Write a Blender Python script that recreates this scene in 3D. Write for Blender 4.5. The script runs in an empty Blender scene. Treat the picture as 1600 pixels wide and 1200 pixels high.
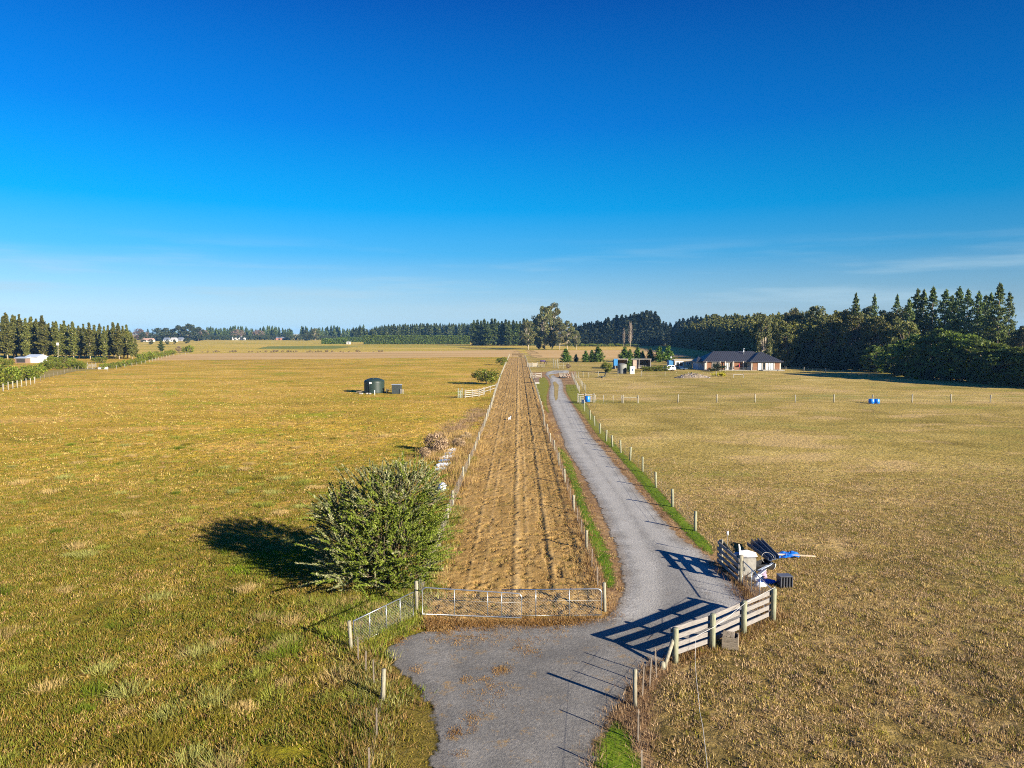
import bpy, math, random
import numpy as np
from mathutils import Vector, Matrix
R = math.radians
random.seed(7)
scene = bpy.context.scene
COL = scene.collection
# ---------------------------------------------------------------- camera model
H, FPX, HOR = 11.5, 1110.0, 520.0
PITCH = math.atan((600 - HOR) / FPX)
cP, sP = math.cos(PITCH), math.sin(PITCH)

def at(px, py, z=0.0):
    """world point at height z seen at photo pixel (1600x1200)"""
    a, b = (px - 800) / FPX, -(py - 600) / FPX
    dx, dy, dz = a, cP + b * sP, -sP + b * cP
    t = (z - H) / dz
    return Vector((dx * t, dy * t, z))

def dist(py):
    return at(800, py).y

def xat(px, D):
    """world x at photo column px for a point near the horizon at distance D"""
    return (px - 800) / FPX * D * (cP + 0.0052)

def hgt(py, D):
    """height of a thing at distance D whose top is at photo row py"""
    b = -(py - 600) / FPX
    return H + D * (-sP + b * cP) / (cP + b * sP)

# ---------------------------------------------------------------- object helpers
def link(o):
    COL.objects.link(o)
    return o

def tag(o, label=None, cat=None, group=None, kind=None):
    if label: o['label'] = label
    if cat: o['category'] = cat
    if group: o['group'] = group
    if kind: o['kind'] = kind
    return o

def thing(name, label, cat, loc=(0, 0, 0), rz=0.0, group=None):
    o = link(bpy.data.objects.new(name, None))
    o.empty_display_size = 0.2
    o.location = loc
    o.rotation_euler = (0, 0, rz)
    return tag(o, label, cat, group)

ORD = ['first', 'second', 'third', 'fourth', 'fifth', 'sixth', 'seventh', 'eighth', 'ninth', 'tenth',
       'eleventh', 'twelfth', 'thirteenth', 'fourteenth', 'fifteenth', 'sixteenth', 'seventeenth',
       'eighteenth', 'nineteenth', 'twentieth', 'twenty-first', 'twenty-second', 'twenty-third',
       'twenty-fourth', 'twenty-fifth', 'twenty-sixth', 'twenty-seventh', 'twenty-eighth',
       'twenty-ninth', 'thirtieth', 'thirty-first', 'thirty-second', 'thirty-third', 'thirty-fourth',
       'thirty-fifth', 'thirty-sixth', 'thirty-seventh', 'thirty-eighth', 'thirty-ninth', 'fortieth']

def np_mesh(name, verts, faces_n, loops, cols=None, edge=None, smooth=False, extra=None):
    """verts (N,3); loops flat vertex indices; faces_n verts per face (constant int)"""
    me = bpy.data.meshes.new(name)
    n = len(verts)
    nl = len(loops)
    nf = nl // faces_n
    me.vertices.add(n)
    me.vertices.foreach_set('co', np.asarray(verts, np.float32).ravel())
    me.loops.add(nl)
    me.loops.foreach_set('vertex_index', np.asarray(loops, np.int32))
    me.polygons.add(nf)
    me.polygons.foreach_set('loop_start', np.arange(0, nl, faces_n, dtype=np.int32))
    me.polygons.foreach_set('loop_total', np.full(nf, faces_n, np.int32))
    if smooth:
        me.polygons.foreach_set('use_smooth', np.ones(nf, bool))
    me.update(calc_edges=True)
    if cols is not None:
        at_ = me.attributes.new('Col', 'FLOAT_COLOR', 'POINT')
        c4 = np.ones((n, 4), np.float32)
        c4[:, :3] = cols
        at_.data.foreach_set('color', c4.ravel())
    if edge is not None:
        at_ = me.attributes.new('edge', 'FLOAT', 'POINT')
        at_.data.foreach_set('value', np.asarray(edge, np.float32))
    if extra is not None:
        at_ = me.attributes.new(extra[0], 'FLOAT', 'POINT')
        at_.data.foreach_set('value', np.asarray(extra[1], np.float32))
    return me

def obj(name, me, m=None, parent=None):
    o = link(bpy.data.objects.new(name, me))
    if m is not None and len(me.materials) == 0:
        me.materials.append(m)
    if parent is not None:
        o.parent = parent
    return o

class MB:
    """collects simple shapes and links them as one mesh object"""
    def __init__(s):
        s.v, s.f, s.sm = [], [], []
    def add(s, vs, fs, smooth=False):
        k = len(s.v)
        s.v += [tuple(p) for p in vs]
        s.f += [tuple(i + k for i in f) for f in fs]
        s.sm += [smooth] * len(fs)
        return s
    def box(s, c, d, rz=0.0, bev=0.0, tilt=None):
        x, y, z = d[0] / 2, d[1] / 2, d[2] / 2
        M = Matrix.Rotation(rz, 3, 'Z')
        if tilt is not None:
            M = M @ tilt
        b = min(bev, x * .8, y * .8, z * .8)
        if b > 0:
            vs, ring = [], []
            for (zz, ins) in ((-z, b), (-z + b, 0), (z - b, 0), (z, b)):
                r = []
                xx, yy = x - ins, y - ins
                q = b if ins == 0 else b
                for (sx, sy) in ((-1, -1), (1, -1), (1, 1), (-1, 1)):
                    if sx * sy > 0:
                        r += [(sx * xx, sy * (yy - q), zz), (sx * (xx - q), sy * yy, zz)]
                    else:
                        r += [(sx * (xx - q), sy * yy, zz), (sx * xx, sy * (yy - q), zz)]
                # order the octagon
                r.sort(key=lambda p: math.atan2(p[1] / max(yy, 1e-6), p[0] / max(xx, 1e-6)))
                ring.append(list(range(len(vs), len(vs) + 8)))
                vs += r
            fs = [tuple(reversed(ring[0])), tuple(ring[3])]
            for i in range(3):
                for k in range(8):
                    fs.append((ring[i][k], ring[i][(k + 1) % 8], ring[i + 1][(k + 1) % 8], ring[i + 1][k]))
        else:
            vs = [(-x, -y, -z), (x, -y, -z), (x, y, -z), (-x, y, -z), (-x, -y, z), (x, -y, z), (x, y, z), (-x, y, z)]
            fs = [(0, 3, 2, 1), (4, 5, 6, 7), (0, 1, 5, 4), (1, 2, 6, 5), (2, 3, 7, 6), (3, 0, 4, 7)]
        c = Vector(c)
        return s.add([M @ Vector(p) + c for p in vs], fs)
    def beam(s, p0, p1, w, h, up=(0, 0, 1)):
        """rectangular bar from p0 to p1: w sideways, h along up"""
        p0, p1 = Vector(p0), Vector(p1)
        d = (p1 - p0).normalized()
        u = Vector(up)
        if abs(d.dot(u)) > .99: u = Vector((1, 0, 0))
        sd = d.cross(u).normalized()
        u = sd.cross(d).normalized()
        vs = []
        for p in (p0, p1):
            for (a, b) in ((-1, -1), (1, -1), (1, 1), (-1, 1)):
                vs.append(p + sd * (a * w / 2) + u * (b * h / 2))
        return s.add(vs, [(0, 1, 2, 3), (7, 6, 5, 4), (0, 4, 5, 1), (1, 5, 6, 2), (2, 6, 7, 3), (3, 7, 4, 0)])
    def tube(s, path, r, n=8, closed=False, caps=True, smooth=True):
        P = [Vector(p) for p in path]
        m = len(P)
        rs = r if isinstance(r, (list, tuple)) else [r] * m
        vs, fs = [], []
        prev = None
        for i in range(m):
            a = P[i - 1] if (i > 0 or closed) else P[i]
            b = P[(i + 1) % m] if (i < m - 1 or closed) else P[i]
            t = (b - a).normalized()
            if prev is None:
                u = Vector((0, 0, 1)) if abs(t.z) < .9 else Vector((1, 0, 0))
                u = (u - t * u.dot(t)).normalized()
            else:
                u = (prev - t * prev.dot(t)).normalized()
            prev = u
            w = t.cross(u)
            for k in range(n):
                an = 2 * math.pi * k / n
                vs.append(P[i] + (u * math.cos(an) + w * math.sin(an)) * rs[i])
        for i in range(m if closed else m - 1):
            j = (i + 1) % m
            for k in range(n):
                l = (k + 1) % n
                fs.append((i * n + k, i * n + l, j * n + l, j * n + k))
        if caps and not closed:
            fs.append(tuple(reversed(range(n))))
            fs.append(tuple((m - 1) * n + k for k in range(n)))
        return s.add(vs, fs, smooth)
    def lathe(s, prof, c=(0, 0, 0), n=24, smooth=True):
        vs, fs = [], []
        for (r, z) in prof:
            for k in range(n):
                a = 2 * math.pi * k / n
                vs.append((c[0] + r * math.cos(a), c[1] + r * math.sin(a), c[2] + z))
        for i in range(len(prof) - 1):
            for k in range(n):
                l = (k + 1) % n
                fs.append((i * n + k, i * n + l, (i + 1) * n + l, (i + 1) * n + k))
        fs.append(tuple(reversed(range(n))))
        fs.append(tuple((len(prof) - 1) * n + k for k in range(n)))
        return s.add(vs, fs, smooth)
    def poly(s, pts):
        return s.add(pts, [tuple(range(len(pts)))])
    def blob(s, c, r, n=10, m=7, rough=.15, rnd=random):
        vs, fs = [], []
        for i in range(m + 1):
            th = math.pi * i / m
            for k in range(n):
                a = 2 * math.pi * k / n
                q = 1 + rnd.uniform(-rough, rough) * (0 < i < m)
                vs.append((c[0] + r[0] * q * math.sin(th) * math.cos(a), c[1] + r[1] * q * math.sin(th) * math.sin(a),
                           c[2] + r[2] * q * math.cos(th)))
        for i in range(m):
            for k in range(n):
                l = (k + 1) % n
                fs.append((i * n + k, (i + 1) * n + k, (i + 1) * n + l, i * n + l))
        return s.add(vs, fs, True)
    def build(s, name, m, parent=None):
        me = bpy.data.meshes.new(name)
        me.from_pydata(s.v, [], s.f)
        me.polygons.foreach_set('use_smooth', s.sm)
        me.update()
        return obj(name, me, m, parent)

# ---------------------------------------------------------------- numpy noise
def vnoise(x, y, seed=0):
    x = np.asarray(x, float); y = np.asarray(y, float)
    xi, yi = np.floor(x), np.floor(y)
    fx, fy = x - xi, y - yi
    fx, fy = fx * fx * (3 - 2 * fx), fy * fy * (3 - 2 * fy)
    def h(a, b):
        q = np.sin(a * 127.1 + b * 311.7 + seed * 74.7) * 43758.5453
        return q - np.floor(q)
    return (h(xi, yi) * (1 - fx) + h(xi + 1, yi) * fx) * (1 - fy) + (h(xi, yi + 1) * (1 - fx) + h(xi + 1, yi + 1) * fx) * fy

def fbm(x, y, seed=0, o=4):
    s, a, t = 0, 1, 0
    for i in range(o):
        s = s + a * vnoise(x * 2 ** i, y * 2 ** i, seed + i * 13)
        t += a
        a *= .5
    return s / t

# ---------------------------------------------------------------- materials
class NT:
    def __init__(s, name):
        s.m = bpy.data.materials.new(name)
        s.m.use_nodes = True
        s.t = s.m.node_tree
        s.t.nodes.clear()
        s.out = s.n('ShaderNodeOutputMaterial')
    def n(s, ty, **kw):
        nd = s.t.nodes.new(ty)
        for k, v in kw.items():
            setattr(nd, k, v)
        return nd
    def l(s, a, b):
        s.t.links.new(a, b)
    def coord(s, out='Object'):
        return s.n('ShaderNodeTexCoord').outputs[out]
    def noise(s, scale, detail=4, rough=.55, vec=None, dist=0.0, stretch=None):
        nd = s.n('ShaderNodeTexNoise')
        nd.inputs['Scale'].default_value = scale
        nd.inputs['Detail'].default_value = detail
        nd.inputs['Roughness'].default_value = rough
        nd.inputs['Distortion'].default_value = dist
        v = vec if vec is not None else s.coord()
        if stretch is not None:
            mp = s.n('ShaderNodeMapping')
            mp.inputs['Scale'].default_value = stretch
            s.l(v, mp.inputs['Vector'])
            v = mp.outputs[0]
        s.l(v, nd.inputs['Vector'])
        return nd.outputs['Fac']
    def math(s, op, a, b=None, clamp=False):
        nd = s.n('ShaderNodeMath', operation=op, use_clamp=clamp)
        for i, q in enumerate((a, b)):
            if q is None: continue
            if isinstance(q, (int, float)): nd.inputs[i].default_value = q
            else: s.l(q, nd.inputs[i])
        return nd.outputs[0]
    def ramp(s, fac, stops):
        nd = s.n('ShaderNodeValToRGB')
        e = nd.color_ramp.elements
        while len(e) < len(stops): e.new(.5)
        for i, (p, c) in enumerate(stops):
            e[i].position = p
            e[i].color = (*c, 1) if len(c) == 3 else c
        s.l(fac, nd.inputs[0])
        return nd.outputs[0]
    def maprange(s, v, a, b, c=0.0, d=1.0, smooth=True):
        nd = s.n('ShaderNodeMapRange')
        if smooth: nd.interpolation_type = 'SMOOTHSTEP'
        s.l(v, nd.inputs[0])
        for i, q in enumerate((a, b, c, d)): nd.inputs[i + 1].default_value = q
        return nd.outputs[0]
    def mix(s, fac, a, b, mode='MIX'):
        nd = s.n('ShaderNodeMix', data_type='RGBA', blend_type=mode)
        for sock, q in ((nd.inputs[0], fac), (nd.inputs[6], a), (nd.inputs[7], b)):
            if isinstance(q, (int, float)): sock.default_value = q
            elif isinstance(q, tuple): sock.default_value = (*q, 1)
            else: s.l(q, sock)
        return nd.outputs[2]
    def bump(s, hgt, strength=.5, distance=.1):
        nd = s.n('ShaderNodeBump')
        nd.inputs['Strength'].default_value = strength
        nd.inputs['Distance'].default_value = distance
        s.l(hgt, nd.inputs['Height'])
        return nd.outputs[0]
    def bsdf(s, col, rough=.8, metal=0.0, spec=.3, normal=None):
        b = s.n('ShaderNodeBsdfPrincipled')
        if isinstance(col, tuple): b.inputs['Base Color'].default_value = (*col, 1)
        else: s.l(col, b.inputs['Base Color'])
        if isinstance(rough, (int, float)): b.inputs['Roughness'].default_value = rough
        else: s.l(rough, b.inputs['Roughness'])
        b.inputs['Metallic'].default_value = metal
        b.inputs['Specular IOR Level'].default_value = spec
        if normal is not None: s.l(normal, b.inputs['Normal'])
        return b.outputs[0]
    def finish(s, sh, alpha=None):
        if alpha is not None:
            tr = s.n('ShaderNodeBsdfTransparent')
            mx = s.n('ShaderNodeMixShader')
            s.l(alpha, mx.inputs[0]); s.l(tr.outputs[0], mx.inputs[1]); s.l(sh, mx.inputs[2])
            sh = mx.outputs[0]
        s.l(sh, s.out.inputs['Surface'])
        return s.m

def simple(name, c, rough=.7, metal=0.0, var=.25, scale=6.0, spec=.3, bump=0.0, stretch=None):
    t = NT(name)
    n = t.noise(scale, 5, .6, stretch=stretch)
    lo = tuple(max(0, x * (1 - var)) for x in c)
    hi = tuple(min(1, x * (1 + var)) for x in c)
    col = t.ramp(n, [(.3, lo), (.7, hi)])
    nm = t.bump(t.noise(scale * 3, 4, .6, stretch=stretch), bump, .02) if bump else None
    return t.finish(t.bsdf(col, rough, metal, spec, nm))

def leafmat(name, rough=.6, trans=.25, spec=.2):
    """foliage: colour from each leaf, a little light passes through"""
    t = NT(name)
    a = t.n('ShaderNodeAttribute', attribute_name='Col')
    oi = t.n('ShaderNodeObjectInfo')
    hs = t.n('ShaderNodeHueSaturation')
    t.l(a.outputs['Color'], hs.inputs['Color'])
    t.l(t.maprange(oi.outputs['Random'], 0, 1, .78, 1.2, False), hs.inputs['Value'])
    t.l(t.maprange(oi.outputs['Random'], 0, 1, .488, .508, False), hs.inputs['Hue'])
    b = t.bsdf(hs.outputs[0], rough, 0, spec)
    tl = t.n('ShaderNodeBsdfTranslucent')
    t.l(hs.outputs[0], tl.inputs['Color'])
    mx = t.n('ShaderNodeMixShader')
    mx.inputs[0].default_value = trans
    t.l(b, mx.inputs[1]); t.l(tl.outputs[0], mx.inputs[2])
    return t.finish(mx.outputs[0])

def alpha_of(t, amp=.5, scale=1.6, soft=.12):
    a = t.n('ShaderNodeAttribute', attribute_name='edge').outputs['Fac']
    n = t.noise(scale, 6, .65)
    s = t.math('ADD', a, t.math('MULTIPLY', t.math('SUBTRACT', n, .5), amp * 2))
    return t.maprange(s, -soft, soft, 0, 1)

# ---------------------------------------------------------------- sky, sun, camera
SUN_EL, SUN_AZ = 19.2, math.degrees(math.atan2(.777, -.63))   # azimuth clockwise from +Y
def make_world():
    w = bpy.data.worlds.new("World")
    scene.world = w
    w.use_nodes = True
    nt = w.node_tree
    nt.nodes.clear()
    out = nt.nodes.new('ShaderNodeOutputWorld')
    bg = nt.nodes.new('ShaderNodeBackground')
    sky = nt.nodes.new('ShaderNodeTexSky')
    sky.sky_type = 'NISHITA'
    sky.sun_disc = False
    sky.sun_elevation = R(SUN_EL)
    sky.sun_rotation = R(SUN_AZ)
    sky.dust_density = .3
    sky.ozone_density = 2.0
    # clear winter sky: colour by height above the horizon, deeper away from the antisolar side
    t0 = nt.nodes.new('ShaderNodeTexCoord')
    s0 = nt.nodes.new('ShaderNodeSeparateXYZ')
    nt.links.new(t0.outputs['Generated'], s0.inputs[0])
    gr = nt.nodes.new('ShaderNodeValToRGB')
    ge = gr.color_ramp.elements
    st = SKY_STOPS
    while len(ge) < len(st): ge.new(.5)
    for i, (p, c) in enumerate(st):
        ge[i].position = p; ge[i].color = (*c, 1)
    nt.links.new(s0.outputs['Z'], gr.inputs[0])
    az = nt.nodes.new('ShaderNodeMapRange')
    for i, q in enumerate((-.6, .6, 1.32, .72)): az.inputs[i + 1].default_value = q
    nt.links.new(s0.outputs['X'], az.inputs[0])
    ml = nt.nodes.new('ShaderNodeVectorMath'); ml.operation = 'MULTIPLY'
    sc = nt.nodes.new('ShaderNodeVectorMath'); sc.operation = 'SCALE'; sc.inputs['Scale'].default_value = SKY_K
    nt.links.new(gr.outputs[0], ml.inputs[0]); nt.links.new(az.outputs[0], ml.inputs[1])
    nt.links.new(ml.outputs[0], sc.inputs[0])
    hs = nt.nodes.new('ShaderNodeMix'); hs.data_type = 'RGBA'
    hs.inputs[0].default_value = .004
    nt.links.new(sc.outputs[0], hs.inputs[6]); nt.links.new(sky.outputs[0], hs.inputs[7])
    # thin cirrus veil near the horizon
    tc = nt.nodes.new('ShaderNodeTexCoord')
    mp = nt.nodes.new('ShaderNodeMapping')
    mp.inputs['Scale'].default_value = (2.2, 2.2, 26)
    mp.inputs['Rotation'].default_value = (0, R(1.5), 0)
    nt.links.new(tc.outputs['Generated'], mp.inputs[0])
    nz = nt.nodes.new('ShaderNodeTexNoise')
    nz.inputs['Scale'].default_value = 1.6
    nz.inputs['Detail'].default_value = 7
    nz.inputs['Roughness'].default_value = .55
    nt.links.new(mp.outputs[0], nz.inputs['Vector'])
    mr = nt.nodes.new('ShaderNodeMapRange'); mr.interpolation_type = 'SMOOTHSTEP'
    for i, q in enumerate((.46, .72, 0.0, .62)): mr.inputs[i + 1].default_value = q
    nt.links.new(nz.outputs['Fac'], mr.inputs[0])
    sx = nt.nodes.new('ShaderNodeSeparateXYZ')
    nt.links.new(tc.outputs['Generated'], sx.inputs[0])
    band = nt.nodes.new('ShaderNodeValToRGB')
    e = band.color_ramp.elements
    for p in range(2): e.new(.5)
    for i, (p, c) in enumerate(((0.0, .3), (.045, .9), (.085, .6), (.13, 0))):
        e[i].position = p; e[i].color = (c, c, c, 1)
    nt.links.new(sx.outputs['Z'], band.inputs[0])
    mu = nt.nodes.new('ShaderNodeMath'); mu.operation = 'MULTIPLY'
    nt.links.new(mr.outputs[0], mu.inputs[0]); nt.links.new(band.outputs[0], mu.inputs[1])
    mx = nt.nodes.new('ShaderNodeMix'); mx.data_type = 'RGBA'
    nt.links.new(mu.outputs[0], mx.inputs[0])
    nt.links.new(hs.outputs[2], mx.inputs[6])
    mx.inputs[7].default_value = CLOUD
    nt.links.new(mx.outputs[2], bg.inputs['Color'])
    bg.inputs['Strength'].default_value = SKY_STR
    nt.links.new(bg.outputs[0], out.inputs['Surface'])

EXPO = 1.62
SKY_STR = .08
SKY_K = 1 / (2 ** EXPO * SKY_STR)
SKY_STOPS = [(0, (.46, .65, .75)), (.03, (.42, .635, .77)), (.062, (.27, .575, .82)), (.107, (.075, .455, .86)), (.166, (.002, .365, .86)), (.27, (.001, .205, .71)), (.41, (.001, .096, .45)), (1, (.004, .06, .33))]
CLOUD = tuple(v * SKY_K for v in (.50, .70, .82)) + (1,)
make_world()
sl = bpy.data.lights.new('sun', 'SUN')
sl.energy = 5.0
sl.angle = R(.5)
sl.color = (1.0, .90, .75)
so = link(bpy.data.objects.new('sun', sl))
sd = Vector((.777 * math.cos(R(SUN_EL)), -.63 * math.cos(R(SUN_EL)), math.sin(R(SUN_EL))))
so.rotation_euler = (-sd).to_track_quat('-Z', 'Y').to_euler()
so.location = (60, -50, 40)
cam = bpy.data.cameras.new('camera')
cam.sensor_width = 36
cam.lens = FPX / 1600 * 36
cam.clip_end = 9000
cam.clip_start = .1
co = link(bpy.data.objects.new('camera', cam))
co.location = (0, 0, H)
co.rotation_euler = (R(90) - PITCH, 0, 0)
scene.camera = co
scene.view_settings.view_transform = 'Standard'
scene.view_settings.look = 'None'
scene.view_settings.exposure = EXPO
scene.view_settings.gamma = 1
scene.cycles.use_denoising = False
scene.cycles.filter_width = 1.05
scene.cycles.use_adaptive_sampling = False
# ---------------------------------------------------------------- ground sheets
def sdist(px, py, poly):
    """signed distance (positive inside) of points to a polygon"""
    P = np.array(poly, float)
    Q = np.roll(P, -1, 0)
    d = np.full(px.shape, 1e9)
    ins = np.zeros(px.shape, bool)
    for (ax, ay), (bx, by) in zip(P, Q):
        ex, ey = bx - ax, by - ay
        L = ex * ex + ey * ey + 1e-12
        t = np.clip(((px - ax) * ex + (py - ay) * ey) / L, 0, 1)
        d = np.minimum(d, np.hypot(px - ax - t * ex, py - ay - t * ey))
        c = ((ay > py) != (by > py))
        xx = ax + (py - ay) * ex / (ey if abs(ey) > 1e-9 else 1e-9)
        ins ^= c & (px < xx)
    return np.where(ins, d, -d)

def W(pts):
    return [tuple(at(x, y)[:2]) for x, y in pts]

def smooth_poly(p, it=1):
    for _ in range(it):
        q = []
        for i in range(len(p)):
            a, b = p[i], p[(i + 1) % len(p)]
            q += [(a[0] * .75 + b[0] * .25, a[1] * .75 + b[1] * .25), (a[0] * .25 + b[0] * .75, a[1] * .25 + b[1] * .75)]
        p = q
    return p

def rowsheet(name, poly, z, m, margin=.5, ncol=24, k=.008, dmin=.25, zf=None):
    P = np.array(poly)
    y, y1 = P[:, 1].min() - margin, P[:, 1].max() + margin
    ys = []
    while y < y1:
        ys.append(y)
        y += max(dmin, k * abs(y))
    ys.append(y1)
    V = []
    ylo, yhi = P[:, 1].min(), P[:, 1].max()
    for y in ys:
        xs = []
        for yy in [min(max(q, ylo + .01), yhi - .01) for q in (y - margin, y, y + margin)]:
            for i in range(len(P)):
                a, b = P[i], P[(i + 1) % len(P)]
                if (a[1] > yy) != (b[1] > yy):
                    xs.append(a[0] + (yy - a[1]) * (b[0] - a[0]) / (b[1] - a[1]))
                if abs(a[1] - y) < margin: xs.append(a[0])
        x0, x1 = min(xs) - margin, max(xs) + margin
        V += [(x0 + (x1 - x0) * i / ncol, y) for i in range(ncol + 1)]
    V = np.array(V)
    sd_ = sdist(V[:, 0], V[:, 1], poly)
    zz = np.full(len(V), float(z))
    if zf is not None: zz = zz + zf(V[:, 0], V[:, 1], sd_)
    n, mrow = ncol + 1, len(ys)
    idx = np.arange(n * mrow).reshape(mrow, n)
    q = np.stack([idx[:-1, :-1], idx[:-1, 1:], idx[1:, 1:], idx[1:, :-1]], -1).reshape(-1, 4)
    keep = sd_[q].max(1) > -margin
    q = q[keep]
    return tag(obj(name, np_mesh(name, np.column_stack([V, zz]), 4, q.ravel(), edge=sd_, smooth=True), m), kind='structure')

# polygons given as photo columns/rows of points on the flat ground
STRIP_L = [(656, 975), (668, 925), (683, 880), (698, 840), (710, 800), (722, 770), (735, 735), (745, 705), (757, 670), (765, 640), (774, 612), (783, 585), (791, 564), (796, 556)]
STRIP_R = [(944, 966), (934, 915), (920, 880), (907, 840), (895, 800), (882, 765), (871, 720), (861, 690), (851, 655), (843, 630), (834, 600), (827, 580), (822, 563), (819, 556)]
STRIP = W(STRIP_L + STRIP_R[::-1])
ROAD = [(852, 585), (859, 593), (861, 601), (858, 611), (858, 624), (866, 650), (879, 682), (884, 700), (910, 740), (937, 790), (957, 840), (967, 865), (972, 890), (975, 915), (968, 948),
        (945, 968), (900, 976), (860, 980), (800, 977), (700, 984), (640, 993), (606, 1014), (612, 1035), (640, 1060), (662, 1085), (678, 1110), (685, 1150), (678, 1200), (665, 1300), (640, 1500),
        (905, 1500), (912, 1300), (921, 1200), (932, 1155), (950, 1125), (970, 1098), (990, 1070), (1005, 1048), (1050, 1022), (1110, 1000), (1185, 968), (1190, 948), (1165, 930), (1150, 915), (1138, 900), (1102, 866),
        (1060, 840), (1017, 790), (972, 740), (940, 700), (923, 682), (905, 650), (888, 624), (880, 611), (880, 601), (877, 593), (867, 588), (864, 585), (874, 583), (888, 583), (890, 579), (864, 579), (855, 581)]
ROADW = W(ROAD)
ISLE = W([(867, 596), (873, 602), (872, 612), (871, 624), (868, 627), (866, 618), (866, 606), (864, 598)])
ISLE2 = W([(857, 586), (863, 584.5), (866, 585.5), (860, 588), (862, 592), (859, 590)])
CORR = W([(944, 966), (934, 915), (920, 880), (907, 840), (895, 800), (882, 765), (871, 720), (861, 690), (851, 655), (843, 630), (834, 600), (829, 582), (900, 580), (897, 592), (907, 612), (922, 640), (942, 672), (967, 700), (986, 720), (1006, 738), (1027, 762), (1053, 790), (1087, 828), (1112, 858), (1150, 915), (1180, 945), (1120, 1000), (1030, 1040), (1000, 970)])
GREEN_L = W([(871, 698), (880, 703), (892, 722), (899, 742), (911, 775), (917, 795), (927, 818), (939, 840), (950, 862), (957, 890), (961, 915), (951, 919), (941, 890), (929, 865), (919, 840), (911, 812), (904, 793), (893, 757), (882, 728)])
GREEN_F = W([(829, 598), (850, 589), (856, 595), (858, 603), (854, 618), (854, 632), (858, 646), (851, 640), (844, 620)])
GREEN_R = W([(884, 601), (885, 612), (895, 630), (915, 655), (938, 686), (957, 702), (987, 737), (1012, 768), (1037, 797), (1060, 820), (1078, 840), (1096, 858), (1112, 866), (1112, 856), (1097, 837), (1085, 828), (1052, 792), (1027, 764), (1006, 739), (986, 721), (967, 701), (943, 674), (922, 642), (906, 612), (899, 601)])
GREEN_N = W([(938, 1158), (962, 1128), (985, 1150), (1000, 1200), (1005, 1320), (935, 1320), (930, 1190)])
VERGE_NL = W([(604, 1016), (612, 1035), (640, 1060), (662, 1085), (678, 1110), (685, 1150), (678, 1200), (640, 1500), (520, 1500), (560, 1200), (585, 1120), (575, 1060), (560, 1015)])
DEAD_NR = W([(1045, 1028), (1005, 1048), (990, 1070), (970, 1098), (950, 1125), (932, 1155), (921, 1200), (905, 1500), (1040, 1500), (1020, 1200), (1015, 1130), (1015, 1085), (1050, 1040)])
STUB_L = W([(285, 553), (420, 551), (520, 550.5), (810, 546.5), (818, 552.5), (818, 558), (700, 558.5), (560, 560), (350, 562.5), (225, 563)])
STUB_R = W([(822, 547), (905, 547), (1030, 546), (1075, 557), (930, 561), (830, 559)])
FAR_G = W([(420, 541), (520, 540.5), (560, 541.5), (520, 545), (400, 545)])
LAWN_L = W([(70, 579), (135, 575), (160, 576.5), (120, 580), (60, 592)])
PADL = W([(658, 972), (668, 925), (683, 880), (698, 840), (722, 770), (745, 705), (765, 640), (783, 585), (796, 556), (700, 552), (200, 552), (-300, 640), (-1500, 1500), (600, 1500), (600, 1120), (600, 1010)])

CORR_ALL = STRIP[:14] + [tuple(at(900, 556)[:2])] + W([(905, 600), (945, 672), (1006, 738), (1087, 828), (1120, 862), (1160, 905), (1210, 969), (1112, 1014), (1050, 1040), (1015, 1090), (1020, 1200), (1030, 1400), (480, 1400), (545, 1200), (570, 1110), (548, 1010), (640, 965)])

def ground_z(x, y):
    """small relief of the paddock turf"""
    sd_ = -sdist(x, y, CORR_ALL)
    mask = np.clip((sd_ - .1) / 1.2, 0, 1) * np.clip((130 - y) / 40, 0, 1) * np.clip((90 - np.abs(x)) / 30, 0, 1)
    left = (x < 0)
    z = np.where(left, .16 * (fbm(x * .55, y * .55, 3, 2) - .35) + .21 * (fbm(x * 1.7, y * 1.7, 5, 2) - .42) * (.45 + .9 * vnoise(x * .2, y * .2, 61)), .06 * (fbm(x * .8, y * .8, 8, 2) - .35) + .11 * (fbm(x * 2.4, y * 2.4, 9, 2) - .4) * np.clip(1.5 - (y - 18) / 16, .45, 1.4))
    # faint wheel lines of old mowing in the left paddock
    for k in range(6):
        u = x - (-13.6 + k * 1.35 + .10 * (y - 18) + .012 * (y - 18) ** 2 * (1 if k % 2 else .6))
        z = z - np.where(left & (y < 46), .15 * np.exp(-(u / .16) ** 2) * np.clip(fbm(y * .45 + k * 9, x * 0 + k, 51, 2) * 3 - 1.1, 0, 1), 0)
    z = z * mask - .03 * (1 - np.clip(sd_ / .5 + .5, 0, 1))
    return z

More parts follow.
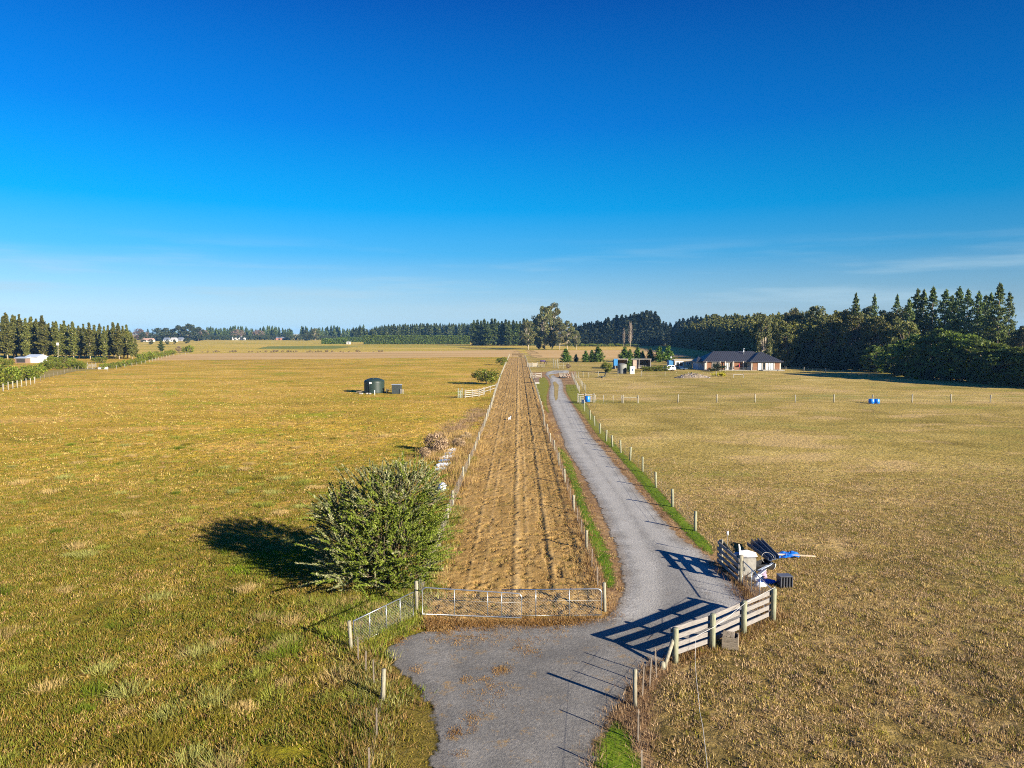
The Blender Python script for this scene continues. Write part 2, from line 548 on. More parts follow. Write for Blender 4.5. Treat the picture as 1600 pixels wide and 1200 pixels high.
def paddock():
    def axis(lo, hi, step, far_lo, far_hi):
        a = list(np.arange(lo, hi, step))
        s, x = step, hi
        while x < far_hi:
            a.append(x); s *= 1.12; x += s
        a.append(far_hi)
        s, x = step, lo - step
        b = []
        while x > far_lo:
            b.append(x); s *= 1.12; x -= s
        b.append(far_lo)
        return np.array(b[::-1] + a)
    xs = axis(-42, 42, .28, -4400, 4400)
    ys = axis(14, 95, .28, -200, 5600)
    X, Y = np.meshgrid(xs, ys)
    x, y = X.ravel(), Y.ravel()
    z = ground_z(x, y)
    n, m = len(xs), len(ys)
    idx = np.arange(n * m).reshape(m, n)
    q = np.stack([idx[:-1, :-1], idx[:-1, 1:], idx[1:, 1:], idx[1:, :-1]], -1).reshape(-1, 4)
    t = NT('paddock_turf')
    co_ = t.coord()
    sx = t.n('ShaderNodeSeparateXYZ'); t.l(co_, sx.inputs[0])
    n_big = t.noise(.018, 5, .6, co_)
    n_mid = t.noise(.16, 7, .68, co_, .3)
    n_fin = t.noise(2.4, 8, .8, co_)
    n_hue = t.noise(.055, 6, .66, co_, .4, (1, 1.8, 1))
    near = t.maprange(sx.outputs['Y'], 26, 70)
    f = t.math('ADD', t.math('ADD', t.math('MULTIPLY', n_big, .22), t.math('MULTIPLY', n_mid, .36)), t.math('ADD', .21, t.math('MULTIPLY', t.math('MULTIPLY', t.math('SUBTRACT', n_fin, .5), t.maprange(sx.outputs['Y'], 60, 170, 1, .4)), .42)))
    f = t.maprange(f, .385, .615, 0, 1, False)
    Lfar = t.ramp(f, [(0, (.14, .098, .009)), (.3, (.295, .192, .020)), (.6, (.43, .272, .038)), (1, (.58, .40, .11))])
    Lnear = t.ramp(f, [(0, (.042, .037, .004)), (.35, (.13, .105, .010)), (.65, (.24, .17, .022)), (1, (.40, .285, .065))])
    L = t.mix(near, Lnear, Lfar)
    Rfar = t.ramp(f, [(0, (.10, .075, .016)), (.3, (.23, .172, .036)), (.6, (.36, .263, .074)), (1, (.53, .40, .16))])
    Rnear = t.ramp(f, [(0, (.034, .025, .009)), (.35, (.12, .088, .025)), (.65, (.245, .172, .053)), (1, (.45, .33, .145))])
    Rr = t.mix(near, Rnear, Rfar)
    side = t.maprange(sx.outputs['X'], 1, 4)
    base = t.mix(side, L, Rr)
    hue = t.math('ADD', n_hue, t.math('MULTIPLY', t.math('SUBTRACT', n_mid, .5), .45))
    grn = t.mix(side, (.195, .175, .010), (.20, .168, .035))
    base = t.mix(t.maprange(hue, .48, .62, 0, .75), base, t.mix(.65, base, grn))
    base = t.mix(t.maprange(hue, .58, .66, 0, .7), base, t.mix(side, (.23, .24, .010), (.22, .20, .035)))
    pnk = t.mix(side, (.47, .29, .075), (.43, .30, .125))
    base = t.mix(t.maprange(hue, .47, .36, 0, .75), base, pnk)
    # far fields beyond the paddocks: olive and straw belts
    farc = t.ramp(t.noise(.006, 3, .5, co_, 0, (1, 5, 1)), [(.35, (.25, .215, .025)), (.5, (.40, .29, .050)), (.65, (.45, .31, .075))])
    base = t.mix(t.maprange(sx.outputs['Y'], 330, 420), base, farc)
    # small dark gaps between the grass
    gap = t.math('MULTIPLY', t.maprange(t.noise(1.5, 7, .8, co_), .55, .66, 0, .62), t.maprange(sx.outputs['Y'], 60, 180, 1, .15))
    base = t.mix(gap, base, t.mix(side, (.055, .048, .008), (.060, .046, .016)))
    hb = t.math('ADD', t.noise(2.6, 6, .7, co_), t.math('MULTIPLY', n_mid, .8))
    t.finish(t.bsdf(base, .95, 0, .1, t.bump(hb, .9, .28)))
    return tag(obj('paddock_ground', np_mesh('paddock_ground', np.column_stack([x, y, z]), 4, q.ravel(), smooth=True), t.m), kind='structure')
paddock()

def ragged(name, stops, scales=(.3, 4), bump=.5, bdist=.08, amp=.5, escale=1.6, stretch=None, dark=None, far=None):
    t = NT(name)
    co_ = t.coord()
    n1, n2 = t.noise(scales[0], 5, .6, co_, 0, stretch), t.noise(scales[1], 7, .72, co_)
    f = t.maprange(t.math('ADD', t.math('MULTIPLY', n1, .45), t.math('MULTIPLY', n2, .55)), .36, .64, 0, 1, False)
    c = t.ramp(f, stops)
    if far:      # drier growth at the far end
        sx = t.n('ShaderNodeSeparateXYZ'); t.l(co_, sx.inputs[0])
        c = t.mix(t.maprange(t.math('ADD', sx.outputs['Y'], t.math('MULTIPLY', n1, 20)), far[0], far[1], 0, .7), c, far[2])
    if dark:
        c = t.mix(t.maprange(t.noise(dark[0], 4, .6, co_), dark[1], dark[1] + .1, 0, dark[2]), c, dark[3])
    return t.finish(t.bsdf(c, .95, 0, .1, t.bump(n2, bump, bdist)), alpha_of(t, amp, escale))

M_dead = ragged('dead_verge', [(0, (.085, .048, .022)), (.4, (.205, .120, .055)), (.7, (.30, .19, .088)), (1, (.40, .28, .15))], dark=(2.2, .56, .5, (.05, .035, .018)))
M_green = ragged('green_verge', far=(48, 95, (.19, .165, .025)), stops= [(0, (.032, .060, .004)), (.4, (.075, .130, .007)), (.75, (.13, .185, .012)), (1, (.22, .22, .03))], bump=.7)
M_verge_n = ragged('mown_verge', [(0, (.06, .05, .012)), (.4, (.125, .095, .016)), (.7, (.18, .135, .026)), (1, (.27, .19, .05))], bump=.8, bdist=.12)
M_stub = ragged('stubble', [(0, (.28, .18, .062)), (.5, (.42, .275, .11)), (1, (.49, .335, .15))], (.05, .8), .2, .1, 9, .035, (.15, 1, 1))
M_farg = ragged('far_green', [(0, (.10, .12, .02)), (1, (.17, .18, .03))], (.05, .8), .2, .1, 3, .05)
M_lawn = ragged('pale_lawn', [(0, (.17, .13, .035)), (1, (.28, .21, .06))], (.1, 1.5), .3, .1, 2, .1)

# far belts of stubble and pasture
rowsheet('stubble_field', STUB_L, .02, M_stub, 9, 40, .02, 3)
rowsheet('stubble_field', STUB_R, .02, M_stub, 9, 30, .02, 3)
rowsheet('far_pasture', FAR_G, .02, M_farg, 4, 20, .02, 3)
rowsheet('mown_grass', LAWN_L, .02, M_lawn, 3, 16, .02, 2)
# verges
rowsheet('dry_verge', CORR, .006, M_dead, .8, 24, .008, .3)
rowsheet('dry_verge', DEAD_NR, .004, M_dead, .7, 14, .008, .25)
rowsheet('mown_verge', VERGE_NL, .006, M_verge_n, .7, 16, .008, .25)
def gz(x, y, s):
    return .03 * np.clip(s / .3, 0, 1) * (fbm(x * 3, y * 3, 4, 2))
for gp in (GREEN_L, GREEN_F, GREEN_R, GREEN_N):
    rowsheet('green_verge', gp, .014, M_green, .5, 14, .008, .2, gz)

def gravel():
    t = NT('gravel')
    co_ = t.coord()
    n1 = t.noise(.5, 5, .6, co_)
    n2 = t.noise(11, 6, .75, co_)
    n3 = t.noise(34, 3, .6, co_)
    vo = t.n('ShaderNodeTexVoronoi'); vo.inputs['Scale'].default_value = 26; t.l(co_, vo.inputs['Vector'])
    vs = t.n('ShaderNodeSeparateColor'); t.l(vo.outputs['Color'], vs.inputs[0])
    f = t.maprange(t.math('ADD', t.math('ADD', t.math('MULTIPLY', n1, .35), t.math('MULTIPLY', n2, .54)), t.math('MULTIPLY', vs.outputs[0], .11)), .36, .66, 0, 1, False)
    c = t.ramp(f, [(0, (.118, .113, .103)), (.3, (.20, .191, .172)), (.65, (.29, .279, .252)), (1, (.50, .48, .44))])
    # finer, darker asphalt millings on the apron
    sx = t.n('ShaderNodeSeparateXYZ'); t.l(co_, sx.inputs[0])
    ap = t.maprange(t.math('ADD', sx.outputs['Y'], t.math('MULTIPLY', n1, 3)), 27.5, 31, 1, 0)
    dk = t.ramp(t.maprange(t.math('ADD', t.math('MULTIPLY', n1, .4), t.math('MULTIPLY', n2, .6)), .35, .65, 0, 1, False), [(0, (.074, .070, .063)), (.5, (.124, .117, .104)), (1, (.215, .20, .175))])
    ed = t.n('ShaderNodeAttribute', attribute_name='edge').outputs['Fac']
    ed = t.math('ADD', ed, t.math('MULTIPLY', t.math('SUBTRACT', n1, .5), .7))
    trk = t.math('MULTIPLY', t.maprange(ed, .5, .95, 0, 1), t.maprange(ed, 1.75, 1.3, 0, 1))
    c = t.mix(t.math('MULTIPLY', trk, .6), c, (.335, .322, .29))
    c = t.mix(t.math('MULTIPLY', t.maprange(ed, 1.6, 2.1, 0, 1), .5), c, (.15, .145, .135))
    c = t.mix(t.math('MULTIPLY', t.maprange(ed, .55, .1, 0, 1), .45), c, (.20, .155, .105))
    c = t.mix(t.math('MULTIPLY', ap, .8), c, dk)
    # clay coloured scuffs and scattered chaff
    c = t.mix(t.maprange(t.noise(.9, 6, .7, co_), .60, .72, 0, .5), c, (.21, .165, .115))
    c = t.mix(t.math('MULTIPLY', ap, t.maprange(t.noise(1.1, 9, .85, co_), .555, .63, 0, .8)), c, (.26, .165, .062))
    hb = t.math('ADD', t.math('MULTIPLY', n3, .5), n2)
    return t.finish(t.bsdf(c, .92, 0, .25, t.bump(hb, .7, .045)), alpha_of(t, .55, 1.5, .10))
def rz(x, y, s):
    return .02 * np.clip(s / .6, 0, 1) + .012 * fbm(x * 1.2, y * 1.2, 2, 3)
rowsheet('driveway', ROADW, .022, gravel(), .6, 60, .008, .18, rz)
M_isle = ragged('island_grass', [(0, (.16, .12, .04)), (.5, (.27, .20, .07)), (1, (.35, .27, .11))], bump=.6, amp=.2)
rowsheet('centre_grass', ISLE, .06, M_isle, .4, 8, .008, .4)
rowsheet('centre_grass', ISLE2, .06, M_isle, .4, 8, .008, .4)

# ---------------------------------------------------------------- the worked strip between the fences
def strip_u(x, y):
    return x - .0085 * (y - 30)
def strip():
    sl_, sr_ = W(STRIP_L), W(STRIP_R)
    yl, xl = [p[1] for p in sl_], [p[0] for p in sl_]
    yr, xr = [p[1] for p in sr_], [p[0] for p in sr_]
    ys, y = [], 27.0
    while y < 330:
        ys.append(y); y += max(.11, .0045 * y - .03)
    ys = np.array(ys)
    n = 86
    a, b = np.interp(ys, yl, xl), np.interp(ys, yr, xr)
    tt = np.linspace(-.05, 1.05, n)
    X = a[:, None] + (b - a)[:, None] * tt[None]
    Y = np.repeat(ys[:, None], n, 1)
    x, y = X.ravel(), Y.ravel()
    u = strip_u(x, y) + .06 * (fbm(y * .35, y * 0, 1, 2) - .5)
    def g(c, s): return np.exp(-((u - c) / s) ** 2)
    z = .03 * fbm(x * 2.2, y * 2.2, 1, 3) + .04 * (fbm(x * 5.5, y * 5.5, 2, 3) - .45)
    rag = .3 + 1.2 * fbm(y * 1.3, x * 0, 6, 3)
    z += .03 * g(.22, .18) - .05 * g(-.10, .055) * rag
    z += .025 * g(-2.02, .14) - .03 * g(-2.20, .05) * rag
    z += .015 * g(-1.35, .12) - .02 * g(-1.5, .05) * rag
    z += .03 * g(1.98, .16) - .08 * g(1.72, .055) * rag
    z += .015 * g(.75, .1) - .025 * g(.6, .05) * rag
    z += .03 * g(3.5, .2) - .055 * g(3.15, .08) * rag
    holes = vnoise(x * 3.1, y * 2.6, 21)
    z -= .12 * np.clip((holes - .74) / .15, 0, 1)
    z -= .10 * np.clip((vnoise(x * 6.5, y * 4.7, 77) - .76) / .12, 0, 1)
    z += .06
    e = np.minimum(np.minimum(x - np.repeat(a, n), np.repeat(b, n) - x), y - 27.75)
    z *= np.clip((y - 27.4) / 1.2, .3, 1)
    z = np.where(e < .15, z * np.clip((e + .3) / .45, .1, 1), z)
    z = np.maximum(z, -.12)
    idx = np.arange(n * len(ys)).reshape(len(ys), n)
    q = np.stack([idx[:-1, :-1], idx[:-1, 1:], idx[1:, 1:], idx[1:, :-1]], -1).reshape(-1, 4)
    t = NT('worked_soil')
    co_ = t.coord()
    n1, n2, n3 = t.noise(.35, 5, .65, co_, 0, (1.5, .35, 1)), t.noise(5, 7, .75, co_), t.noise(.9, 5, .7, co_)
    f = t.maprange(t.math('ADD', t.math('MULTIPLY', n1, .4), t.math('MULTIPLY', n2, .6)), .34, .66, 0, 1, False)
    c = t.ramp(f, [(0, (.095, .053, .016)), (.35, (.24, .145, .043)), (.65, (.355, .222, .076)), (1, (.48, .33, .135))])
    c = t.mix(t.maprange(n3, .52, .72, 0, .55), c, (.125, .115, .018))
    sx = t.n('ShaderNodeSeparateXYZ'); t.l(co_, sx.inputs[0])
    # trampled gold straw further along
    c = t.mix(t.maprange(sx.outputs['Y'], 60, 190, 0, .75), c, t.ramp(f, [(0, (.19, .116, .036)), (1, (.40, .255, .095))]))
    ua = t.n('ShaderNodeAttribute', attribute_name='straw').outputs['Fac']
    c = t.mix(t.math('MULTIPLY', ua, t.maprange(n1, .3, .6, .35, .9)), c, (.50, .345, .15))
    t.finish(t.bsdf(c, .95, 0, .1, t.bump(n2, .8, .09)), alpha_of(t, .15, 2.0, .06))
    straw = np.clip(g(.24, .14) + .7 * g(-2.0, .08) + .6 * g(-1.35, .07) + .6 * g(.8, .1) + .4 * g(1.98, .1) + .5 * g(-3.3, .12), 0, 1) * .65
    tag(obj('worked_strip', np_mesh('worked_strip', np.column_stack([x, y, z]), 4, q.ravel(), edge=e + .2, smooth=True, extra=('straw', straw)), t.m), kind='structure')
strip()

# ---------------------------------------------------------------- grass
M_grass = leafmat('grass_blade', .7, .25, .15)
rng = np.random.default_rng(11)
def grass(name, pts, hmin, hmax, nb, spread, pal, wts, bw=.018, lean=.5, label=None, hfun=None, zoff=0.0):
    """tufts of narrow blades at pts (N,2): one mesh"""
    n = len(pts)
    if n == 0: return
    pal = np.array(pal)
    ci = rng.choice(len(pal), n, p=np.array(wts) / sum(wts))
    tc = pal[ci] * rng.uniform(.75, 1.3, (n, 1))
    th = rng.uniform(hmin, hmax, n)
    if hfun is not None: th = th * hfun
    N = n * nb
    base = np.repeat(pts, nb, 0) + rng.normal(0, 1, (N, 2)) * np.repeat(th, nb)[:, None] * spread
    h = np.repeat(th, nb) * rng.uniform(.55, 1.1, N)
    az = rng.uniform(0, 2 * np.pi, N)
    ln = np.abs(rng.normal(0, lean, N)) * h
    off = base - np.repeat(pts, nb, 0)
    on = off / (np.linalg.norm(off, axis=1, keepdims=True) + 1e-6)
    tip = base + on * (ln * .7)[:, None] + np.stack([np.cos(az), np.sin(az)], 1) * (ln * .5)[:, None]
    wd = bw * rng.uniform(.7, 1.4, N)
    fa = rng.uniform(0, np.pi, N)
    dx, dy = np.cos(fa) * wd, np.sin(fa) * wd
    V = np.zeros((N, 3, 3))
    V[:, 0, 0], V[:, 0, 1] = base[:, 0] - dx, base[:, 1] - dy
    V[:, 1, 0], V[:, 1, 1] = base[:, 0] + dx, base[:, 1] + dy
    gz_ = np.repeat(ground_z(pts[:, 0], pts[:, 1]), nb) if name in ('paddock_grass', 'tussock_grass') else 0.0
    V[:, :2, 2] = (zoff - .03 + gz_)[:, None] if name in ('paddock_grass', 'tussock_grass') else zoff - .03
    V[:, 2, :2] = tip
    V[:, 2, 2] = zoff + h + gz_
    c = np.repeat(tc, nb, 0) * rng.uniform(.8, 1.2, (N, 1))
    C = np.repeat(c, 3, 0)
    o = obj(name, np_mesh(name, V.reshape(-1, 3), 3, np.arange(N * 3), cols=C), M_grass)
    return tag(o, label, 'grass' if label else None, kind='stuff')

def scatter(x0, x1, y0, y1, dens, test):
    """random points, density falls with distance; test(x, y) masks them"""
    n = int((x1 - x0) * (y1 - y0) * dens)
    x, y = rng.uniform(x0, x1, n), rng.uniform(y0, y1, n)
    k = test(x, y)
    return np.column_stack([x[k], y[k]])

G, OL, GO, ST, PA, BR = (.105, .140, .010), (.175, .150, .018), (.28, .19, .036), (.42, .30, .105), (.34, .34, .12), (.24, .15, .055)
def in_left(x, y): return (sdist(x, y, PADL) > .1) & (np.abs(x) < y * .76 + 4)
def gl(x, y, y0, k): return in_left(x, y) & (rng.random(len(x)) < np.clip(1 - (y - y0) / k, .08, 1))
p = scatter(-52, -1, 15, 80, 95, lambda x, y: gl(x, y, 22, 50) & (vnoise(x * 1.6, y * 1.6, 41) > .2))
wob = fbm(p[:, 0] * .25, p[:, 1] * .25, 31, 3) + .12 * np.random.default_rng(2).normal(size=len(p))
k = wob > .5
LB = 'rough unmown olive and straw grass of the left paddock'
grass('paddock_grass', p[k], .05, .15, 9, .9, (G, OL, GO, ST, (.20, .21, .03)), (3, 4, 2, 1, 3), .016, .9, LB)
grass('paddock_grass', p[~k], .05, .14, 9, .9, (OL, G, GO, ST, BR, (.36, .22, .10)), (5, 2, 2, 2, 1, 1), .016, .9, LB)
p = scatter(-110, 0, 50, 200, 3.2, lambda x, y: in_left(x, y) & (rng.random(len(x)) < np.clip(1 - (y - 60) / 130, 0, 1)))
grass('paddock_grass', p, .06, .20, 8, .9, (G, OL, GO, ST, BR), (2, 4, 3, 2, 2), .03, .8, 'rough golden grass further out in the left paddock')
# big tussocks: thick by the bush and the near left fence
def tus(x, y):
    near = np.exp(-((x + 6.0) / 4.5) ** 2) * (y < 31) + .14
    return in_left(x, y) & (rng.random(len(x)) < near * np.clip(1.2 - (y - 20) / 70, .05, 1)) & (vnoise(x * .5, y * .5, 17) > .25)
p = scatter(-45, -2.5, 15, 80, 1.0, tus)
grass('tussock_grass', p, .14, .36, 300, .80, ((.27, .27, .075), G, OL, (.36, .26, .10), (.22, .23, .035)), (3, 2, 3, 3, 4), .010, 1.2, 'pale tussocks standing above the left paddock near the bush and fence')
# right paddock: short, dry
PADR = W([(1087, 828), (1120, 862), (1160, 905), (1210, 969), (1112, 1016), (1050, 1040), (1020, 1090), (1024, 1200), (1040, 1500), (3600, 1500), (2200, 640), (907, 612), (945, 672), (1006, 738)])
def in_right(x, y): return (sdist(x, y, PADR) > .15) & (np.abs(x) < y * .76 + 4)
p = scatter(2, 50, 15, 75, 75, lambda x, y: in_right(x, y) & (rng.random(len(x)) < np.clip(1 - (y - 20) / 45, .0, 1)) & (vnoise(x * 2.6, y * 2.6, 43) + vnoise(x * .7, y * .7, 44) * .4 > .46))
grass('paddock_grass', p, .04, .125, 9, 1.0, (OL, ST, BR, (.33, .235, .115), (.13, .125, .016), (.39, .27, .165)), (2, 2, 4, 5, 1, 4), .014, .9, 'short dry grazed grass of the right paddock')
p = scatter(2, 30, 15, 32, 3.0, lambda x, y: in_right(x, y) & (vnoise(x * 1.1, y * 1.1, 5) > .45))
grass('paddock_grass', p, .08, .19, 26, .8, (OL, ST, (.30, .22, .10)), (3, 2, 4), .012, .9, 'taller dry grass clumps near the corner of the right paddock')
# grass along fences, verges and under the gates
def along(px_pts, n, spread, jitter_end=0):
    q = np.array(W(px_pts))
    seg = np.linalg.norm(np.diff(q, axis=0), axis=1)
    cs = np.concatenate([[0], np.cumsum(seg)])
    s = rng.uniform(0, cs[-1], n)
    x, y = np.interp(s, cs, q[:, 0]), np.interp(s, cs, q[:, 1])
    return np.column_stack([x, y]) + rng.normal(0, spread, (n, 2))
DRY = ((.30, .20, .075), (.24, .145, .05), (.38, .27, .12), (.16, .09, .035))
SFL = [(652, 952), (668, 905), (687, 858), (700, 815), (708, 793), (724, 752), (741, 710), (757, 668), (766, 640)]
SFR = [(945, 955), (930, 905), (917, 862), (903, 815), (896, 800), (882, 755), (873, 725), (862, 690), (851, 655), (844, 630)]
grass('fence_grass', along(SFL, 900, .28), .12, .38, 26, .6, DRY + (GO,), (3, 2, 3, 1, 3), .014, .5, 'dry grass grown up along the left fence of the worked strip')
grass('fence_grass', along([(654, 950), (690, 850), (712, 793)], 260, .35), .15, .4, 30, .6, (G, PA, OL), (4, 2, 3), .014, .7, 'green grass grown up along the left fence beside the bush')
grass('fence_grass', along(SFR, 700, .18), .12, .42, 24, .5, DRY, (3, 3, 2, 2), .014, .5, 'tall dead grass along the fence between strip and driveway')
grass('gate_litter', along([(662, 974), (760, 978), (830, 975), (935, 966), (950, 960)], 900, .33), .04, .15, 16, 1.1, DRY[:3] + ((.27, .155, .035),), (3, 3, 1, 4), .014, 1.0, 'raked dead grass lying below the double mesh gate')
hay = [(782, 1050, .28, 60), (729, 1064, .25, 20), (757, 1064, .18, 12), (765, 1074, .12, 8), (740, 1124, .3, 26), (716, 1148, .25, 18), (733, 1142, .3, 14), (652, 1048, .3, 20), (716, 1180, .15, 8), (735, 1000, .9, 70), (690, 985, .6, 60), (800, 1000, .9, 60), (760, 1090, .9, 40), (826, 1018, .5, 26), (700, 995, .7, 36), (870, 990, .7, 30), (620, 1000, .5, 30)]
pts = np.vstack([np.array(at(a, b)[:2])[None] + rng.normal(0, s * .55, (n, 2)) for a, b, s, n in hay])
grass('dry_clippings', pts, .015, .06, 16, 1.6, ((.30, .19, .06), (.25, .14, .035), (.36, .25, .10)), (3, 3, 2), .013, 1.2, 'small heaps of brown clippings dropped on the driveway apron', zoff=.045)
grass('fence_grass', along([(552, 1015), (600, 985), (646, 966)], 260, .35), .08, .26, 34, .8, (G, PA, OL, (.20, .22, .02)), (3, 2, 3, 2), .014, .6, 'green and straw grass under the short mesh panel')
grass('fence_grass', along([(550, 1012), (568, 1052), (597, 1096), (580, 1140), (562, 1200), (550, 1290)], 420, .45), .1, .32, 34, .8, (PA, OL, ST, BR, G), (2, 4, 2, 2, 3), .013, .9, 'long grass along the leaning fence at the near left')
p = scatter(-9, 0, 13, 25, 26, lambda x, y: sdist(x, y, VERGE_NL) > .05)
grass('verge_grass', p, .03, .09, 9, 1.1, (OL, BR, GO, (.13, .115, .014), (.10, .07, .02)), (3, 3, 2, 3, 2), .015, 1.0, 'olive brown mown verge at the near left of the apron')
p = scatter(1, 9, 12, 27, 34, lambda x, y: (sdist(x, y, DEAD_NR) > -.1) & (sdist(x, y, GREEN_N) < 0))
grass('dead_weeds', p, .06, .26, 16, .9, ((.20, .125, .07), (.28, .19, .11), (.14, .085, .045)), (3, 3, 2), .011, .7, 'dead brown weeds under the fence at the near right')
for gp, lb in ((GREEN_L, 'lush green verge between strip fence and driveway'), (GREEN_R, 'lush green verge below the driveway post fence'), (GREEN_N, 'lush green patch at the near right of the apron')):
    P_ = np.array(gp)
    p = scatter(P_[:, 0].min(), P_[:, 0].max(), max(12, P_[:, 1].min()), min(75, P_[:, 1].max()), 26, lambda x, y: sdist(x, y, gp) > 0)
    grass('verge_grass', p, .05, .13, 9, .9, ((.065, .135, .004), (.10, .165, .008), (.14, .17, .02)), (4, 3, 1), .014, .6, lb)
grass('dead_weeds', along([(961, 930), (963, 900), (950, 862), (930, 815), (905, 760), (888, 722), (872, 688), (863, 660)], 700, .2), .03, .13, 12, .8, DRY + ((.20, .12, .07),), (3, 3, 2, 2, 3), .014, .9, 'brown dead weeds along the left edge of the driveway')
grass('dead_weeds', along([(1125, 888), (1100, 862), (1062, 832), (1020, 785), (975, 736), (943, 695), (922, 672), (906, 640)], 700, .2), .03, .14, 12, .8, DRY + ((.22, .14, .09),), (3, 3, 2, 2, 3), .014, .9, 'brown dead weeds along the right edge of the driveway')
grass('dead_weeds', along([(1128, 885), (1157, 912), (1185, 945), (1206, 966)], 200, .3), .1, .35, 18, .7, DRY + ((.20, .12, .07),), (2, 3, 2, 2, 3), .012, .7, 'brown dead weeds around the board wing and second mesh panel')
grass('dead_weeds', along([(1054, 1034), (1113, 1016), (1162, 993), (1208, 972)], 260, .2), .06, .22, 14, .8, DRY + (OL,), (2, 3, 2, 2, 2), .012, .7, 'dead grass along the foot of the pale board fence')
# ditch by the bush: straw grass and brown scrub
grass('ditch_grass', along([(668, 725), (690, 705), (712, 690), (730, 680), (735, 700), (715, 740), (712, 760)], 420, .8), .3, .8, 34, .45, ((.36, .24, .09), (.30, .19, .07), (.25, .16, .08), OL), (4, 3, 2, 1), .016, .6, 'tall straw grass in the ditch behind the bush')
grass('ditch_grass', along([(690, 685), (720, 668), (745, 650), (752, 640)], 260, .9), .2, .55, 24, .6, ((.33, .24, .13), (.28, .19, .10), (.22, .15, .09)), (3, 3, 2), .016, .8, 'grey brown dead growth along the ditch by the strip fence')

p = scatter(-5, 6, 27.9, 120, 75, lambda x, y: (sdist(x, y, STRIP) > .1) & (rng.random(len(x)) < np.clip(1.1 - (y - 28) / 70, .12, 1)))
grass('strip_stubble', p, .02, .075, 7, 1.6, ((.34, .21, .08), (.42, .28, .12), (.25, .145, .05), (.16, .14, .025), (.13, .08, .03)), (4, 3, 3, 2, 2), .015, 1.2, 'short brown stubble and clods over the worked strip', zoff=.05)

c0 = np.array(at(440, 884)[:2])
p = c0 + rng.normal(0, 1, (900, 2)) * np.array([1.5, 1.3])
grass('verge_grass', p[in_left(p[:, 0], p[:, 1])], .06, .2, 12, .9, ((.13, .20, .008), (.18, .23, .012), (.10, .15, .008)), (3, 3, 2), .015, .8, 'bright green grass patch at the foot of the willow-like bush', zoff=.05)
p = np.array(at(575, 965)[:2]) + rng.normal(0, 1, (700, 2)) * np.array([1.1, 1.5])
grass('verge_grass', p[in_left(p[:, 0], p[:, 1])], .08, .28, 14, .8, ((.12, .17, .010), (.19, .21, .02), (.24, .22, .05)), (3, 3, 2), .014, .9, 'lush green grass behind the short mesh panel', zoff=.05)
# ---------------------------------------------------------------- trees
M_leaf = leafmat('leaf', .6, .22, .2)
M_needle = leafmat('needle', .6, .10, .15)
M_bark = simple('bark', (.13, .10, .075), .9, var=.4, scale=3, bump=.6)
M_pale_bark = simple('pale_bark', (.42, .35, .26), .85, var=.3, scale=3, bump=.4)

class Cards:
    """leaf-sized quads"""
    def __init__(s, seed):
        s.r = np.random.default_rng(seed)
        s.V, s.C = [], []
    def add(s, c, size, pal, wts=None, aspect=.6, flat=0.0, dirs=None):
        c = np.asarray(c, float).reshape(-1, 3)
        n = len(c)
        r = s.r
        if dirs is None:
            a = r.normal(0, 1, (n, 3))
        else:
            a = np.asarray(dirs) + r.normal(0, .25, (n, 3))
        if flat: a[:, 2] *= (1 - flat)
        a /= np.linalg.norm(a, axis=1, keepdims=True) + 1e-9
        b = r.normal(0, 1, (n, 3))
        if flat: b[:, 2] *= (1 - flat)
        b -= a * (a * b).sum(1, keepdims=True)
        b /= np.linalg.norm(b, axis=1, keepdims=True) + 1e-9
        L = (np.asarray(size) * r.uniform(.65, 1.35, n))[:, None] / 2
        a, b = a * L, b * L * aspect
        s.V.append(np.stack([c - a, c - a * .1 - b, c + a, c - a * .1 + b], 1))
        pal = np.array(pal)
        ci = r.choice(len(pal), n, p=None if wts is None else np.array(wts) / sum(wts))
        s.C.append(np.repeat((pal[ci] * r.uniform(.7, 1.3, (n, 1)))[:, None], 4, 1))
    def arrays(s):
        return np.concatenate(s.V).reshape(-1, 3), np.concatenate(s.C).reshape(-1, 3)
    def mesh(s, name):
        V, C = s.arrays()
        return np_mesh(name, V, 4, np.arange(len(V)), cols=C)

PINE = ((0.045, 0.069, 0.015), (0.066, 0.093, 0.021), (0.093, 0.114, 0.027), (0.033, 0.051, 0.015))
PINE_L = ((.088, .098, .018), (.125, .13, .026), (.155, .145, .034), (.058, .070, .016))
GUM = ((0.090, 0.102, 0.033), (0.128, 0.132, 0.048), (0.165, 0.147, 0.057), (0.060, 0.075, 0.024))
YOUNG = ((0.045, 0.093, 0.009), (0.075, 0.132, 0.015), (0.112, 0.158, 0.021), (0.030, 0.060, 0.009))
HEDGE = ((.055, .098, .014), (.075, .12, .017), (.095, .135, .022))
SHRUB = ((0.105, 0.143, 0.012), (0.150, 0.180, 0.018), (0.195, 0.195, 0.027), (0.068, 0.098, 0.009))

